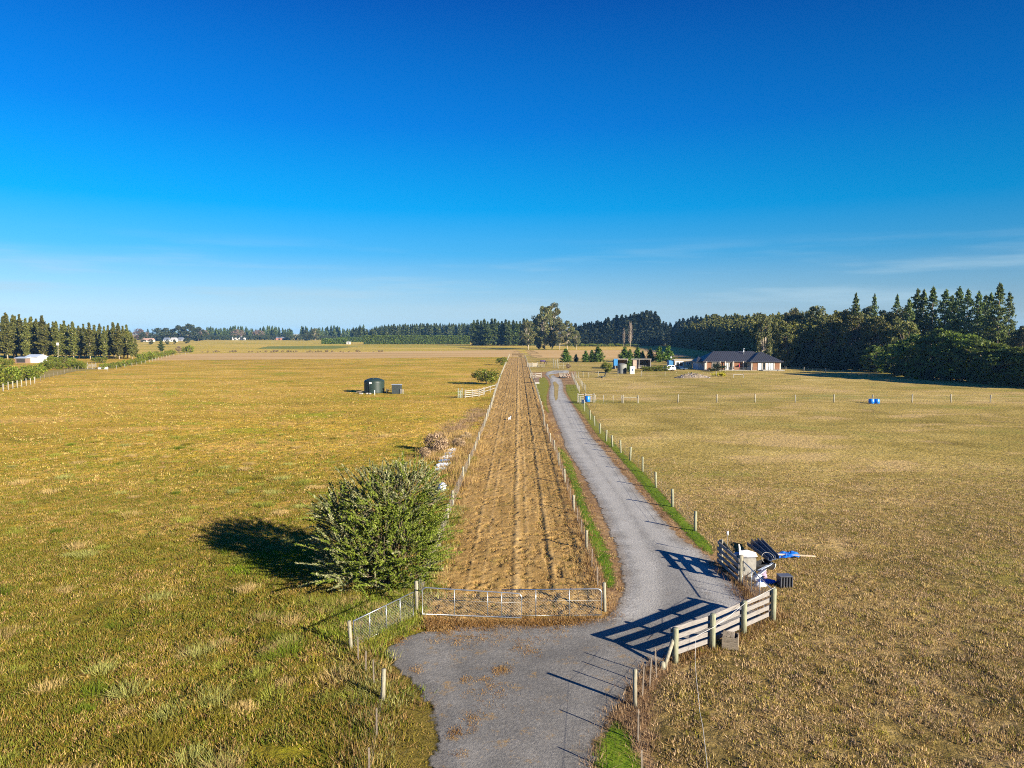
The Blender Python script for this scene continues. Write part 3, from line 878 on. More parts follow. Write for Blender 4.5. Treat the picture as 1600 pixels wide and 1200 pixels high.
def conifer(seed, h=20., r=3.2, base=.1, pal=PINE, whorl=.75, n_br=7, per=7, size=.85, prof='cone', gap=.0, up=.15, droop=0.0, core=0):
    K = Cards(seed)
    q = K.r
    z = base * h
    pts, szs = [], []
    limbs = []
    while z < h * .985:
        t = (z / h - base) / (1 - base)
        if prof == 'cone': w = (1 - t) ** .8 * min(1, .55 + t * 3.5)
        elif prof == 'column': w = min(1, (1 - t) * 1.7) ** .85 * (.75 + .25 * math.sin(z * 1.3 + seed)) * min(1, .5 + t * 4)
        else: w = (1 - t ** 1.7) ** .75 * (.6 + .4 * min(1, t * 2.5)) * q.uniform(.55, 1.1)
        nb = max(3, int(n_br * (0.5 + w)))
        for k in range(nb):
            if q.random() < gap: continue
            az = q.uniform(0, 2 * np.pi)
            L = max(.25, r * w * q.uniform(.55, 1.15))
            m = max(3, int(per * (.4 + L / r)))
            sft = q.uniform(.25, 1, m) ** .7
            zz = z + sft * L * (up - droop * sft) + q.normal(0, .22 * size, m)
            j = q.normal(0, .20 + .12 * L, (m, 2)) * .6
            pts.append(np.column_stack([np.cos(az) * L * sft + j[:, 0], np.sin(az) * L * sft + j[:, 1], zz]))
            limbs.append((az, L, z))
        z += whorl * q.uniform(.75, 1.3) * (1.0 if t < .8 else .6)
    pts.append(np.column_stack([q.normal(0, .06, 8), q.normal(0, .06, 8), q.uniform(h * .94, h * 1.01, 8)]))
    P = np.concatenate(pts)
    K.add(P, size, pal, aspect=.55, flat=.25)
    if core:      # inner twigs and needles, added to stop low sun passing through
        zc = q.uniform(h * base, h * .9, core)
        wc = np.clip(1 - zc / h, .1, 1)[:, None] ** .6 * r * .38
        K.add(np.column_stack([q.normal(0, 1, (core, 2)) * wc, zc]), size * 2.0, pal, aspect=.7)
    tr = MB()
    tr.tube([(0, 0, -.3), (q.normal(0, .1), q.normal(0, .1), h * .5), (0, 0, h * .97)], [h * .014, h * .010, .03], 7)
    for az, L, z in limbs[::3]:
        tr.tube([(0, 0, z), (math.cos(az) * L * .8, math.sin(az) * L * .8, z + L * .8 * (up - droop))], [.07, .02], 4, caps=False)
    return K, tr, h

def broad(seed, h=15., r=5., base=.25, pal=GUM, ncl=34, per=70, size=.55, shape=1.0, flat=0.0, cl=.30, trunk=.02, open_=.0, multi=1):
    """crown of separate leaf clumps carried on limbs"""
    K = Cards(seed)
    q = K.r
    tr = MB()
    ch = h * (1 - base)
    cz = h * base + ch * .5
    for m in range(multi):
        tr.tube([(0, 0, -.2), (q.normal(0, .04 * h), q.normal(0, .04 * h), h * .35), (q.normal(0, .05 * h), q.normal(0, .05 * h), h * .8)], [h * trunk, h * trunk * .7, h * trunk * .2], 7)
    for i in range(ncl):
        v = q.normal(0, 1, 3); v /= np.linalg.norm(v)
        rad = q.uniform(.45, 1) ** .5
        wz = v[2]
        wd = r * (1 - .35 * shape * max(0, wz)) * (1 if wz > -.4 else .85)
        c = np.array([v[0] * wd * rad, v[1] * wd * rad, cz + wz * ch * .5 * rad])
        rc = r * cl * q.uniform(.7, 1.3)
        n = int(per * q.uniform(.6, 1.3))
        d = q.normal(0, 1, (n, 3)); d /= np.linalg.norm(d, axis=1, keepdims=True)
        d *= (q.uniform(.15, 1, (n, 1)) ** .5) * rc
        d[:, 2] *= (1 - flat) * .8
        hue = q.uniform(.85, 1.15)
        K.add(c + d, size, np.array(pal) * hue, aspect=.6, flat=flat)
        if i % 2 == 0:
            tr.tube([(0, 0, h * base * .8 + q.uniform(0, .25) * h), tuple(c * .55 + np.array([0, 0, h * .2])), tuple(c)], [h * trunk * .35, h * trunk * .2, .02], 4, caps=False)
    return K, tr, h

def poplar(seed, h=17., r=1.5):
    """leafless upright poplar: a tight sheaf of thin rising twigs"""
    q = random.Random(seed)
    tr, cr = MB(), MB()
    tr.tube([(0, 0, -.2), (0, 0, h * .5), (0, 0, h * .97)], [.2, .11, .03], 6)
    for i in range(260):
        z = h * q.uniform(.13, .86)
        a = q.uniform(0, 6.283)
        t = z / h
        w = r * q.uniform(.3, 1) * (math.sin(min(1, t * 1.25) * math.pi * .9) * .9 + .15)
        L = h * q.uniform(.08, .2)
        cr.tube([(0, 0, z), (math.cos(a) * w * .7, math.sin(a) * w * .7, z + L * .5), (math.cos(a) * w, math.sin(a) * w, z + L * 1.15)], [.03, .024, .012], 3, caps=False)
    return cr, tr, h

PROTO = {}
def proto(key, fn, bark=None, leaf=None):
    if key not in PROTO:
        cr, tr, h = fn()
        if isinstance(cr, Cards):
            cm = cr.mesh('crown'); cm.materials.append(leaf or M_leaf)
        else:
            cm = bpy.data.meshes.new('crown'); cm.from_pydata(cr.v, [], cr.f); cm.materials.append(leaf)
        tm = bpy.data.meshes.new('trunk'); tm.from_pydata(tr.v, [], tr.f); tm.materials.append(bark or M_bark)
        tm.polygons.foreach_set('use_smooth', [True] * len(tm.polygons))
        PROTO[key] = (cm, tm, h, cr)
    return PROTO[key]

def plant(name, key, loc, h, wide, label, cat, group=None, rz=None, parts=True):
    cm, tm, h0, _ = PROTO[key]
    o = thing(name, label, cat, loc, random.uniform(0, 6.28) if rz is None else rz, group)
    s = h / h0
    o.scale = (s * wide, s * wide, s)
    obj('trunk', tm, None, o)
    obj('crown', cm, None, o)
    return o

def merged(name, items, label, cat, m=M_needle):
    """a far wood: many crowns in one object. items: (key, x, y, h, wide)"""
    Vs, Cs = [], []
    for key, x, y, h, w in items:
        V, C = PROTO[key][3].arrays()
        s = h / PROTO[key][2]
        a = random.uniform(0, 6.28)
        ca, sa = math.cos(a), math.sin(a)
        q = np.column_stack([(V[:, 0] * ca - V[:, 1] * sa) * s * w + x, (V[:, 0] * sa + V[:, 1] * ca) * s * w + y, V[:, 2] * s])
        Vs.append(q); Cs.append(C * random.uniform(.8, 1.2))
    V = np.concatenate(Vs)
    return tag(obj(name, np_mesh(name, V, 4, np.arange(len(V)), cols=np.concatenate(Cs)), m), label, cat, kind='stuff')

for i in range(4):
    proto(('pine', i), lambda: conifer(10 + i, 22, 4.6, .03, PINE, .6, 9, 18, .9, 'column', .05, .3, core=120))
for i in range(4):
    proto(('oldpine', i), lambda: conifer(20 + i, 24, 4.8, .25, tuple(tuple(v * 1.55 for v in c) for c in PINE), .66, 9, 26, .68, 'old', .26, .28), M_bark)
for i in range(4):
    proto(('belt', i), lambda: conifer(30 + i, 20, 2.9, .10, PINE_L, .5, 10, 20, .62, 'column', .03, .35), M_pale_bark)
for i in range(3):
    proto(('farpine', i), lambda: conifer(40 + i, 20, 3.8, .02, PINE, 1.0, 7, 9, 1.15, 'column' if i else 'cone', .0, .3, core=110))
for i in range(4):
    proto(('gum', i), lambda: broad(50 + i, 18, 4.8, .12, GUM, 70, 120, .55, .6, 0, .26, .016), M_pale_bark)
for i in range(3):
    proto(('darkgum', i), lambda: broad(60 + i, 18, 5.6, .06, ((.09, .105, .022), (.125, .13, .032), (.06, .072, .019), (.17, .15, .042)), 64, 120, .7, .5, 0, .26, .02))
for i in range(3):
    proto(('cypress', i), lambda: broad(70 + i, 10, 7.0, .0, ((.095, .138, .018), (.14, .18, .024), (.06, .09, .015)), 120, 90, .62, .6, .62, .22, .03))
for i in range(3):
    proto(('young', i), lambda: conifer(80 + i, 5, 2.1, .02, YOUNG, .28, 9, 12, .42, 'cone', .0, .35, core=90))
for i in range(3):
    proto(('bushy', i), lambda: broad(90 + i, 4, 2.4, .04, SHRUB, 30, 75, .34, .4, 0, .36, .02, multi=3))
for i in range(2):
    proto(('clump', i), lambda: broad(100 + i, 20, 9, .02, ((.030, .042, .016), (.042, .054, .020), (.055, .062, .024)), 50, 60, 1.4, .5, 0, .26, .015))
proto(('bare', 0), lambda: broad(110, 14, 6, .2, ((.15, .105, .08), (.19, .135, .10)), 40, 60, .7, .5, 0, .28, .02))
for i in range(2):
    proto(('biggum', i), lambda: broad(150 + i, 33, 8.2, .03, GUM, 95, 150, .95, .35, 0, .24, .014), M_pale_bark)
proto(('poplar', 0), lambda: poplar(1, 17, 2.6), M_pale_bark, simple('twig', (.30, .24, .18), .9))
proto(('poplar', 1), lambda: poplar(2, 17, 2.3), M_pale_bark, simple('twig', (.30, .24, .18), .9))
rr = random.Random(5)

# --- shelterbelt at the far left
tops = [(-40, 496), (-22, 492), (-6, 494), (14, 488), (25, 491), (35, 491), (44, 497), (53, 494), (61, 497), (70, 493), (80, 505), (87, 502), (92, 501), (104, 501), (111, 507), (117, 502),
        (126, 508), (134, 506), (143, 504), (151, 507), (159, 505), (166, 510), (172, 508), (180, 503), (188, 504), (195, 509), (201, 507), (208, 519), (214, 527)]
BG = 'trees of the tall shelterbelt at the far left'
vis = 0
for i, (px, ty) in enumerate(tops):
    D = 312 + (i % 3) * 5 + rr.uniform(-1.5, 1.5)
    x = xat(px, D)
    h = hgt(ty, D)
    if px < 0: lb = 'tall green tree in the far-left shelterbelt, cut by the left edge of the photo'
    else:
        lb = 'tall green tree in the far-left shelterbelt, %s from its left end' % ORD[vis]; vis += 1
    plant('shelterbelt_tree', ('belt', i % 4), (x, D, 0), h, rr.uniform(.95, 1.2), lb, 'tree', BG)
# second row filling behind
txs, tys = [t_[0] for t_ in tops], [t_[1] for t_ in tops]
for i in range(32):
    px = -30 + i * 7.5 + rr.uniform(-2, 2)
    D = 334 + rr.uniform(-4, 4)
    plant('shelterbelt_tree', ('belt', (i + 1) % 4), (xat(px, D), D, 0), hgt(np.interp(px, txs, tys) + rr.uniform(2, 9), D), 1.2, 'green tree half hidden in the second row of the far-left shelterbelt', 'tree', 'trees in the second row of the far-left shelterbelt')

# --- row of bushy hedge trees at the far left with a fence before them
row = [(-26, 612, 572), (-10, 609, 571), (6, 605, 570), (20, 602, 573), (33, 599, 570), (46, 597, 571), (58, 594, 569)]
for i, (px, by, ty) in enumerate(row):
    p = at(px, by - 3)
    plant('hedge_tree', ('bushy', i % 3), p, hgt(ty, p.y), 1.0, 'bushy green tree behind the white post fence, %s from the left edge' % ORD[max(0, i - 2)] if i >= 2 else 'bushy yellow green tree behind the white post fence, cut by the left edge', 'tree', 'bushy trees behind the white post fence at far left')
# hedge of small bushes below the belt
n = 0
for px in [4, 14, 68, 75, 82, 89, 96, 108, 116, 122, 129]:
    p = at(px, 577 if px > 40 else 573)
    plant('hedge_bush', ('bushy', n % 3), p, 2.6 + rr.uniform(-.5, .8), .75, 'small green bush in the low row under the shelterbelt, %s from left' % ORD[n], 'bush', 'bushes in the low row under the far-left shelterbelt')
    n += 1
for i, px in enumerate([82, 94, 101, 112, 150, 160]):
    p = at(px, 567)
    plant('hedge_bush', ('bushy', i % 3), p, 2.2 + rr.uniform(-.3, .6), 1.1, 'low dark green bush close under the shelterbelt trunks, %s from the left' % ORD[i], 'bush', 'dark bushes close under the shelterbelt trunks')
# bushy row running away from the camera along the left paddock boundary
bl = [(162, 577, 569), (169, 576.5, 567), (176, 575.5, 566), (183, 574.5, 565), (190, 573.5, 564), (197, 572, 562), (204, 571, 561), (211, 569.5, 560), (218, 568, 557), (223, 566.5, 551),
      (230, 564.5, 552), (236, 562.5, 549), (243, 560.5, 549), (250, 558.5, 550), (257, 557, 548), (264, 555.5, 547), (270, 554.5, 546)]
for i, (px, by, ty) in enumerate(bl):
    p = at(px, by)
    plant('boundary_bush', ('bushy', i % 3), p, max(2, hgt(ty, p.y)), .95, 'green bush in the left paddock boundary row, %s from the near end' % ORD[i], 'bush', 'bushes in the row along the left paddock boundary')
p = at(252, 549); plant('cone_tree', ('pine', 1), p, hgt(531, p.y), 1.5, 'broad dark conical tree standing alone behind the left boundary bush row', 'tree')
p = at(279, 551.5); plant('red_bush', ('bare', 0), p, hgt(541, p.y), 1.0, 'round reddish bush at the far end of the left boundary row', 'bush')
p = at(289, 551); plant('round_bush', ('bushy', 1), p, hgt(541, p.y), .9, 'dull green bush right beside the round reddish bush', 'bush')
p = at(297, 551); plant('round_bush', ('bushy', 2), p, hgt(539, p.y), .9, 'green bush ending the left boundary row, right of the reddish bush', 'bush')

# --- distant trees on the left skyline
def far(name, key, px, ty, D, wide, label, cat='tree', group=None):
    return plant(name, key, (xat(px, D), D, 0), hgt(ty, D), wide, label, cat, group)
far('bare_tree', ('bare', 0), 222, 514, 900, 1.3, 'bare pinkish tree on the skyline just right of the shelterbelt')
far('skyline_tree', ('clump', 0), 226, 519, 850, .8, 'dark round tree in front of the bare pinkish skyline tree')
far('skyline_tree', ('clump', 1), 250, 512, 1000, 1.2, 'dark skyline tree left of the big dark clump beyond the village')
far('skyline_tree', ('clump', 0), 262, 513, 1000, 1.1, 'dark skyline tree touching the left side of the big dark clump')
far('skyline_tree', ('clump', 1), 282, 508, 1000, 1.3, 'big dark clump on the left skyline, its left half')
far('skyline_tree', ('clump', 0), 298, 507, 1000, 1.3, 'big dark clump on the left skyline, its highest part')
far('skyline_tree', ('clump', 1), 312, 510.5, 1000, 1.2, 'big dark clump on the left skyline, its lower right part')
far('village_tree', ('clump', 0), 294, 528, 760, 1.3, 'round dark green tree before the white village houses')
far('village_tree', ('clump', 1), 238, 529.5, 700, .9, 'dark low tree between the pink roofed and slate roofed village houses')
far('village_tree', ('clump', 1), 264, 530, 700, .8, 'small dark tree among the white village houses')
far('village_tree', ('clump', 0), 275, 530.5, 700, .7, 'small dark tree before the grey village house')
far('bare_tree', ('bare', 0), 319, 515, 1150, 1.2, 'bare pinkish tree right of the big dark skyline clump')
far('bare_tree', ('bare', 0), 374, 515, 1150, 1.6, 'bare pinkish tree above the long white building')
far('bare_tree', ('bare', 0), 405, 516, 1150, 1.5, 'bare pinkish tree on the skyline right of the long white building')
far('skyline_tree', ('clump', 1), 480, 515, 1050, .8, 'dark tree left of a paler one on the middle-left skyline')
far('skyline_tree', ('gum', 1), 494, 512.5, 1050, 1.3, 'paler green rounded tree on the middle-left skyline above the hedge end')
items = []
for i in range(95):
    px = 325 + i * 2.6 + rr.uniform(-2, 2)
    if 458 < px < 470 or px in (331, 334): continue
    D = 1250 + rr.uniform(-40, 40)
    items.append((('farpine', i % 3), xat(px, D), D, hgt(511 + 2.5 * math.sin(px * .13) + rr.uniform(-1.5, 2.5), D), 1.15))
for i in range(90):
    px = 215 + i * 3.5
    D = 1120 + rr.uniform(-20, 20)
    items.append((('clump', i % 2), xat(px, D), D, hgt(524 + rr.uniform(-1.5, 1), D), .75))
for i in range(150):                      # lower scrub and far trees right across the skyline
    px = -200 + i * 14
    D = 1900 + rr.uniform(-100, 100)
    items.append((('farpine', i % 3), xat(px, D), D, hgt(515 + rr.uniform(-1.5, 1.5), D), 1.6))
merged('distant_treeline', items, 'blue green distant treeline along the left and middle skyline', 'treeline')
items = []
for i in range(86):
    px = 552 + i * 2.25 + rr.uniform(-1, 1)
    D = 960 + rr.uniform(-25, 25)
    ty = np.interp(px, [552, 562, 566, 571, 576, 600, 622, 660, 680, 735], [514, 513, 509, 511, 513, 508, 507, 505.5, 506, 505]) + rr.uniform(-1.2, 2.2)
    items.append((('farpine', i % 3), xat(px, D), D, hgt(ty, D), 1.1))
merged('distant_pine_belt', items, 'belt of blue green pines behind the long clipped hedge', 'pine belt')

# --- pine row in the middle distance, one thing each
for i in range(19):
    px = 740 + i * 5.6 + rr.uniform(-1.2, 1.2)
    D = 640 + rr.uniform(-6, 6)
    ty = 500 + rr.uniform(-2.5, 3)
    far('row_pine', ('pine', i % 4), px, ty, D, 1.25, 'dense pine in the row left of the tallest gum, %s from its left end' % ORD[i], 'pine', 'pines in the row left of the tallest gum')

# --- clipped hedges
def hedge(px0, px1, by, ty, depth, label, by1=None, cuts=0):
    a, b = at(px0, by), at(px1, by1 or by)
    h = hgt(ty, (a.y + b.y) / 2)
    K = Cards(int(px0))
    L = (b - a).length
    n = int(L * 60)
    q = K.r
    s = q.uniform(0, 1, n)
    face = q.random(n)
    z = q.uniform(0, h, n)
    d = np.where(face < .62, q.normal(0, .15, n), q.uniform(0, depth, n))
    z = np.where(face < .62, z, h + q.normal(0, .12, n))
    bx = np.array([a.x, a.y]) + s[:, None] * np.array([b.x - a.x, b.y - a.y])
    nx = np.array([-(b.y - a.y), b.x - a.x]) / L
    if nx[1] < 0: nx = -nx
    P = np.column_stack([bx + d[:, None] * nx, z])
    K.add(P, 1.1, HEDGE, aspect=.6)
    e0 = np.column_stack([np.array([b.x, b.y]) + q.uniform(0, depth, (300, 1)) * nx, q.uniform(0, h, 300)])
    K.add(e0, 1.4, HEDGE, aspect=.6)
    root = thing('clipped_hedge', label, 'hedge', ((a.x + b.x) / 2, (a.y + b.y) / 2, 0))
    fo = obj('foliage', K.mesh('foliage'), M_needle, root)
    fo.location = (-root.location[0], -root.location[1], 0)
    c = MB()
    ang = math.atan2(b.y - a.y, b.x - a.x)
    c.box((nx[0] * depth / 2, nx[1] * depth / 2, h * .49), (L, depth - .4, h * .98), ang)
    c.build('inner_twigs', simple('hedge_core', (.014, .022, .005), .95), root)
hedge(568, 733, 538.2, 524.8, 6, 'long clipped dark green hedge across the middle distance')
hedge(502, 540, 537.5, 529.5, 5, 'low dark clipped hedge left of the long clipped hedge')
hedge(527, 568, 534.5, 527, 6, 'clipped hedge stepping back behind the small white house')
hedge(318, 425, 530, 524.5, 8, 'far clipped hedge behind the long white building')

# --- tall gum and its companions
far('tall_gum', ('biggum', 0), 851, 476, 492, .8, 'left stem of the tallest gum tree in the middle of the skyline', 'gum tree')
far('tall_gum', ('biggum', 1), 862, 470, 500, .8, 'right stem of the tallest gum tree in the middle of the skyline', 'gum tree')
far('tall_gum', ('darkgum', 1), 842, 490, 505, .9, 'dark lower tree pressed against the left of the tallest gum', 'tree')
far('small_gum', ('gum', 1), 825, 499, 478, .95, 'narrow olive gum standing left of the tallest gum', 'gum tree')
far('small_gum', ('gum', 3), 874, 502, 486, 1.0, 'olive gum crowded under the right side of the tallest gum', 'gum tree')
far('small_gum', ('gum', 2), 886, 500, 488, .95, 'olive gum standing just right of the tallest gum', 'gum tree')
far('small_gum', ('gum', 1), 900, 515, 488, .8, 'small pale gum before the dark wood, right of the tallest gum', 'gum tree')
far('bare_poplar', ('poplar', 1), 974, 512, 575, .85, 'shorter of the two bare pale poplars before the dark wood', 'poplar')
far('bare_poplar', ('poplar', 0), 984, 504, 570, .95, 'taller of the two bare pale poplars before the dark wood', 'poplar')
items = []
for i in range(60):
    px = 885 + i * 2.0
    D = 600 + rr.uniform(-6, 6)
    items.append((('bushy', i % 3), xat(px, D), D, 1.2 + rr.uniform(0, 1.6), 1.1))
M_scrub = leafmat('scrub_leaf', .7, .2, .1)
scr = merged('scrub', items, 'low brownish scrub along the foot of the dark wood', 'scrub', M_scrub)
items = []
for i in range(70):
    px = 305 + i * 4.3
    if rr.random() < .45: continue
    D = 415 + rr.uniform(-6, 6)
    items.append((('bare', 0), xat(px, D), D, .7 + rr.uniform(0, .9), 1.6))
merged('scrub', items, 'low dark scrub line between the far left fields', 'scrub', M_scrub)

# --- plantation: the wood whose edge recedes behind the house, and the dark wood beyond it
for i in range(3):
    proto(('plantpine', i), lambda: conifer(170 + i, 20, 4.0, .02, tuple(tuple(v * .95 for v in c) for c in PINE_L), 1.0, 7, 9, 1.1, 'cone', .0, .3, core=110))
SKY_TOP = ([880, 905, 928, 946, 968, 990, 1012, 1024, 1034, 1044, 1056, 1075, 1100, 1140, 1190, 1300], [504, 509, 502, 499, 495, 491, 488, 490, 505, 508, 503, 498, 494, 492, 491, 488])
items = []
EDGE = np.array([(90, 222), (102, 280), (109, 330), (122, 440), (134, 600)], float)
EL = np.concatenate([[0], np.cumsum(np.linalg.norm(np.diff(EDGE, axis=0), axis=1))])
n = int(EL[-1] / 4.8)
for i in range(n):
    s_ = (i + rr.uniform(-.3, .3)) * 4.8
    ex, ey = np.interp(s_, EL, EDGE[:, 0]), np.interp(s_, EL, EDGE[:, 1])
    if ey < 240: continue
    for k in range(7):
        x, y = ex + k * 4.8 + rr.uniform(-1.3, 1.3) + 1.5, ey + k * .6 + rr.uniform(-1.5, 1.5)
        px = 800 + FPX * x / y
        ty = np.interp(px, *SKY_TOP) + rr.uniform(-3, 5) + max(0, 6 - k) * 2.2
        if rr.random() < .08: ty -= 3
        items.append((('plantpine', (i + k) % 3), x, y, max(7, hgt(ty, y)), 1.2))
merged('pine_plantation', items, 'dark green pine plantation receding behind the house, its edge in shade', 'plantation')
for i in range(3):
    proto(('shadepine', i), lambda: conifer(160 + i, 24, 4.6, .02, ((.014, .022, .009), (.020, .030, .011), (.028, .036, .012)), 1.0, 8, 10, 1.2, 'cone', .0, .3, core=170))  # needle colour darkened in place of shade on this wood's face
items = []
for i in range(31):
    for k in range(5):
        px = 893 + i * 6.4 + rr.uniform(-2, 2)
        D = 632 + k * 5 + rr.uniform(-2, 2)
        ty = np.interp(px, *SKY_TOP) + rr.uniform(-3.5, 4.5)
        items.append((('shadepine', (i + k) % 3), xat(px, D), D, hgt(ty, D), 1.3))
merged('dark_wood', items, 'wood behind the two bare poplars, its needles darkened to look shaded', 'wood')

# --- wood on the right: every tree a thing
def edge_pt(px):
    by = np.interp(px, [1195, 1300, 1400, 1500, 1600, 1700], [577, 585, 592, 599, 606, 613])
    return at(px, by)
def wood(name, key, px, ty, back, wide, label, cat='tree', group=None):
    e = edge_pt(px)
    D = e.y + back
    return plant(name, key, (xat(px, D), D, 0), hgt(ty, D), wide, label, cat, group)
wood('gum_tree', ('gum', 3), 1192, 489, 4, .62, 'pale feathery gum standing behind the right end of the dark roofed house', 'gum tree')
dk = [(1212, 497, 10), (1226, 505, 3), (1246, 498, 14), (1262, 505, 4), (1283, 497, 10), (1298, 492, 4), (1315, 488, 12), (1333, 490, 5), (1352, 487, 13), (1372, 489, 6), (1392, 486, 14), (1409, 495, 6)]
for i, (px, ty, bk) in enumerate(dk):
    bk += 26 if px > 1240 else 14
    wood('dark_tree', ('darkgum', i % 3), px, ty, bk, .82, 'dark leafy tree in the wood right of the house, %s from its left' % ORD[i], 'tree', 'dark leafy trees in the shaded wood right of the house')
ol = [(1234, 480, 26), (1256, 483, 30), (1271, 476, 28), (1320, 482, 30), (1346, 478, 32), (1384, 482, 30), (1412, 478, 30)]
for i, (px, ty, bk) in enumerate(ol):
    bk += 22
    wood('gum_tree', ('gum', i % 4), px, ty, bk, .85, 'olive topped gum rising behind the dark leafy trees, %s from the left' % ORD[i], 'gum tree', 'olive topped gums rising behind the dark leafy trees')
pn = [(1333, 458, 40, .62), (1362, 459, 44, .55), (1397, 460, 34, .62), (1416, 466, 30, .8), (1428, 452, 24, .82), (1438, 453, 30, .8), (1452, 448, 26, .85), (1472, 451, 22, .85), (1482, 462, 34, .9), (1493, 449, 26, .9),
      (1506, 452, 24, .85), (1523, 454, 30, .7), (1534, 462, 38, .9), (1542, 458, 26, .8), (1555, 442, 24, .9), (1571, 455, 30, .62)]
for i, (px, ty, bk, w) in enumerate(pn):
    bk += 24 if px > 1420 else 10
    w *= .92
    wood('tall_pine', ('oldpine', i % 4), px, ty, bk, w, 'tall dark pine above the right hand wood, %s from the left' % ORD[i], 'pine', 'tall dark pines standing above the right hand wood')
cy = [(1366, 540, 22, .8), (1402, 536, 14, .9), (1436, 521, 8, .85), (1470, 514, 9, .85), (1503, 520, 8, .85), (1536, 528, 6, .9), (1566, 542, 3, 1.0), (1598, 541, 4, 1.0), (1634, 540, 4, 1.0), (1672, 540, 5, 1.0)]
for i, (px, ty, bk, w) in enumerate(cy):
    wood('spreading_cypress', ('cypress', i % 3), px, ty, bk, w, ('dark low spreading cypress along the lawn edge, %s from the left' % ORD[i]) if px < 1605 else 'dark low spreading cypress cut by the right edge of the photo', 'cypress', 'low spreading cypresses along the lawn edge at right')
for i, px in enumerate([1592, 1622]):
    wood('gum_tree', ('gum', i), px, 508, 30, .9, 'olive gum in the gap at the right edge of the photo' if i == 0 else 'olive gum just outside the right edge of the photo', 'gum tree')
items = []
for i in range(130):
    px = 1200 + i * 5 + rr.uniform(-2, 2)
    D = edge_pt(px).y + rr.uniform(70, 110)
    items.append((('farpine', i % 3), xat(px, D), D, hgt(506 + rr.uniform(-4, 8), D) * .9, 1.1))
merged('pine_plantation', items, 'plain dark pines seen through gaps at the back of the right hand wood', 'plantation')
items = []
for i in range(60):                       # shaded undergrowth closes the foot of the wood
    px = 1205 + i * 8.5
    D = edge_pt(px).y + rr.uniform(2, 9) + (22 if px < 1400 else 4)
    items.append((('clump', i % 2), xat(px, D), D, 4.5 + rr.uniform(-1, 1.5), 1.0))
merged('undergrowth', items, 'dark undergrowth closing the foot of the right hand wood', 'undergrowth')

# --- young conifers by the shed
yc = [(884, 566, 545, 1.0), (900, 565, 553, .75), (915, 566, 548, .85), (925, 566, 547, .8), (934, 566, 542, 1.0), (976, 565, 542, 1.0), (984, 566, 546, .75), (996, 565, 543, 1.05), (1004, 565, 548, .7), (1016, 565.5, 544, .8), (1030, 566, 542, .9), (1044, 566, 540, .85)]
for i, (px, by, ty, w) in enumerate(yc):
    p = at(px, by)
    plant('young_conifer', ('young', i % 3), p, hgt(ty, p.y), w * 1.25, 'young conifer in the row behind the open shed, %s from the left' % ORD[i], 'conifer', 'young conifers in the row behind the open shed')
p = at(948, 582); plant('round_shrub', ('bushy', 0), p, hgt(565, p.y), .85, 'round golden green shrub left of the grey tank by the open shed', 'shrub')
p = at(983.5, 581); plant('narrow_tree', ('young', 1), p, hgt(557, p.y), .75, 'narrow yellow green tree in front of the open shed, behind the white cabinet', 'tree')
for i, px in enumerate([1006, 1012, 1018, 1024, 1030, 1036, 1042]):
    p = at(px, 580)
    plant('hedge_shrub', ('bushy', i % 3), p, 1.7 + rr.uniform(-.2, .2), 1.0, 'round shrub in the row beside the white car, %s from left' % ORD[i], 'shrub', 'round shrubs in the row beside the blue and white car')
p = at(760, 600.5); plant('paddock_bush', ('bushy', 1), p, hgt(575, p.y), 1.25, 'larger round green bush by the white rail pen at the strip fence', 'bush')
p = at(784, 570.5); plant('paddock_bush', ('bushy', 2), p, hgt(558, p.y), 1.2, 'smaller round green bush at the far end of the strip fence', 'bush')
proto(('yellow', 0), lambda: broad(120, 1.4, 1.2, .02, ((.30, .26, .012), (.22, .21, .012), (.36, .30, .02)), 16, 60, .22, .4, 0, .4, .02))
p = at(1117, 588); plant('yellow_shrub', ('yellow', 0), p, 1.15, .95, 'yellow shrub between the rubble heap and the house, left of two', 'shrub')
p = at(1130, 588); plant('yellow_shrub', ('yellow', 0), p, 1.35, 1.0, 'yellow shrub between the rubble heap and the house, right of two', 'shrub')
proto(('dark', 0), lambda: broad(130, 2.5, 1.8, .02, ((.02, .032, .008), (.03, .045, .01)), 22, 70, .28, .4, 0, .4, .02))
p = at(1123, 579.5); plant('dark_shrub', ('dark', 0), p, 2.3, 1.1, 'dark round shrub in front of the house wall', 'shrub')
p = at(1112, 580.5); plant('dark_shrub', ('dark', 0), p, 1.2, 1.4, 'low dark shrub at the left corner of the house', 'shrub')
p = at(888, 577); plant('dead_shrub', ('bare', 0), p, 1.7, 1.1, 'brown dead shrub behind the log pile', 'shrub')

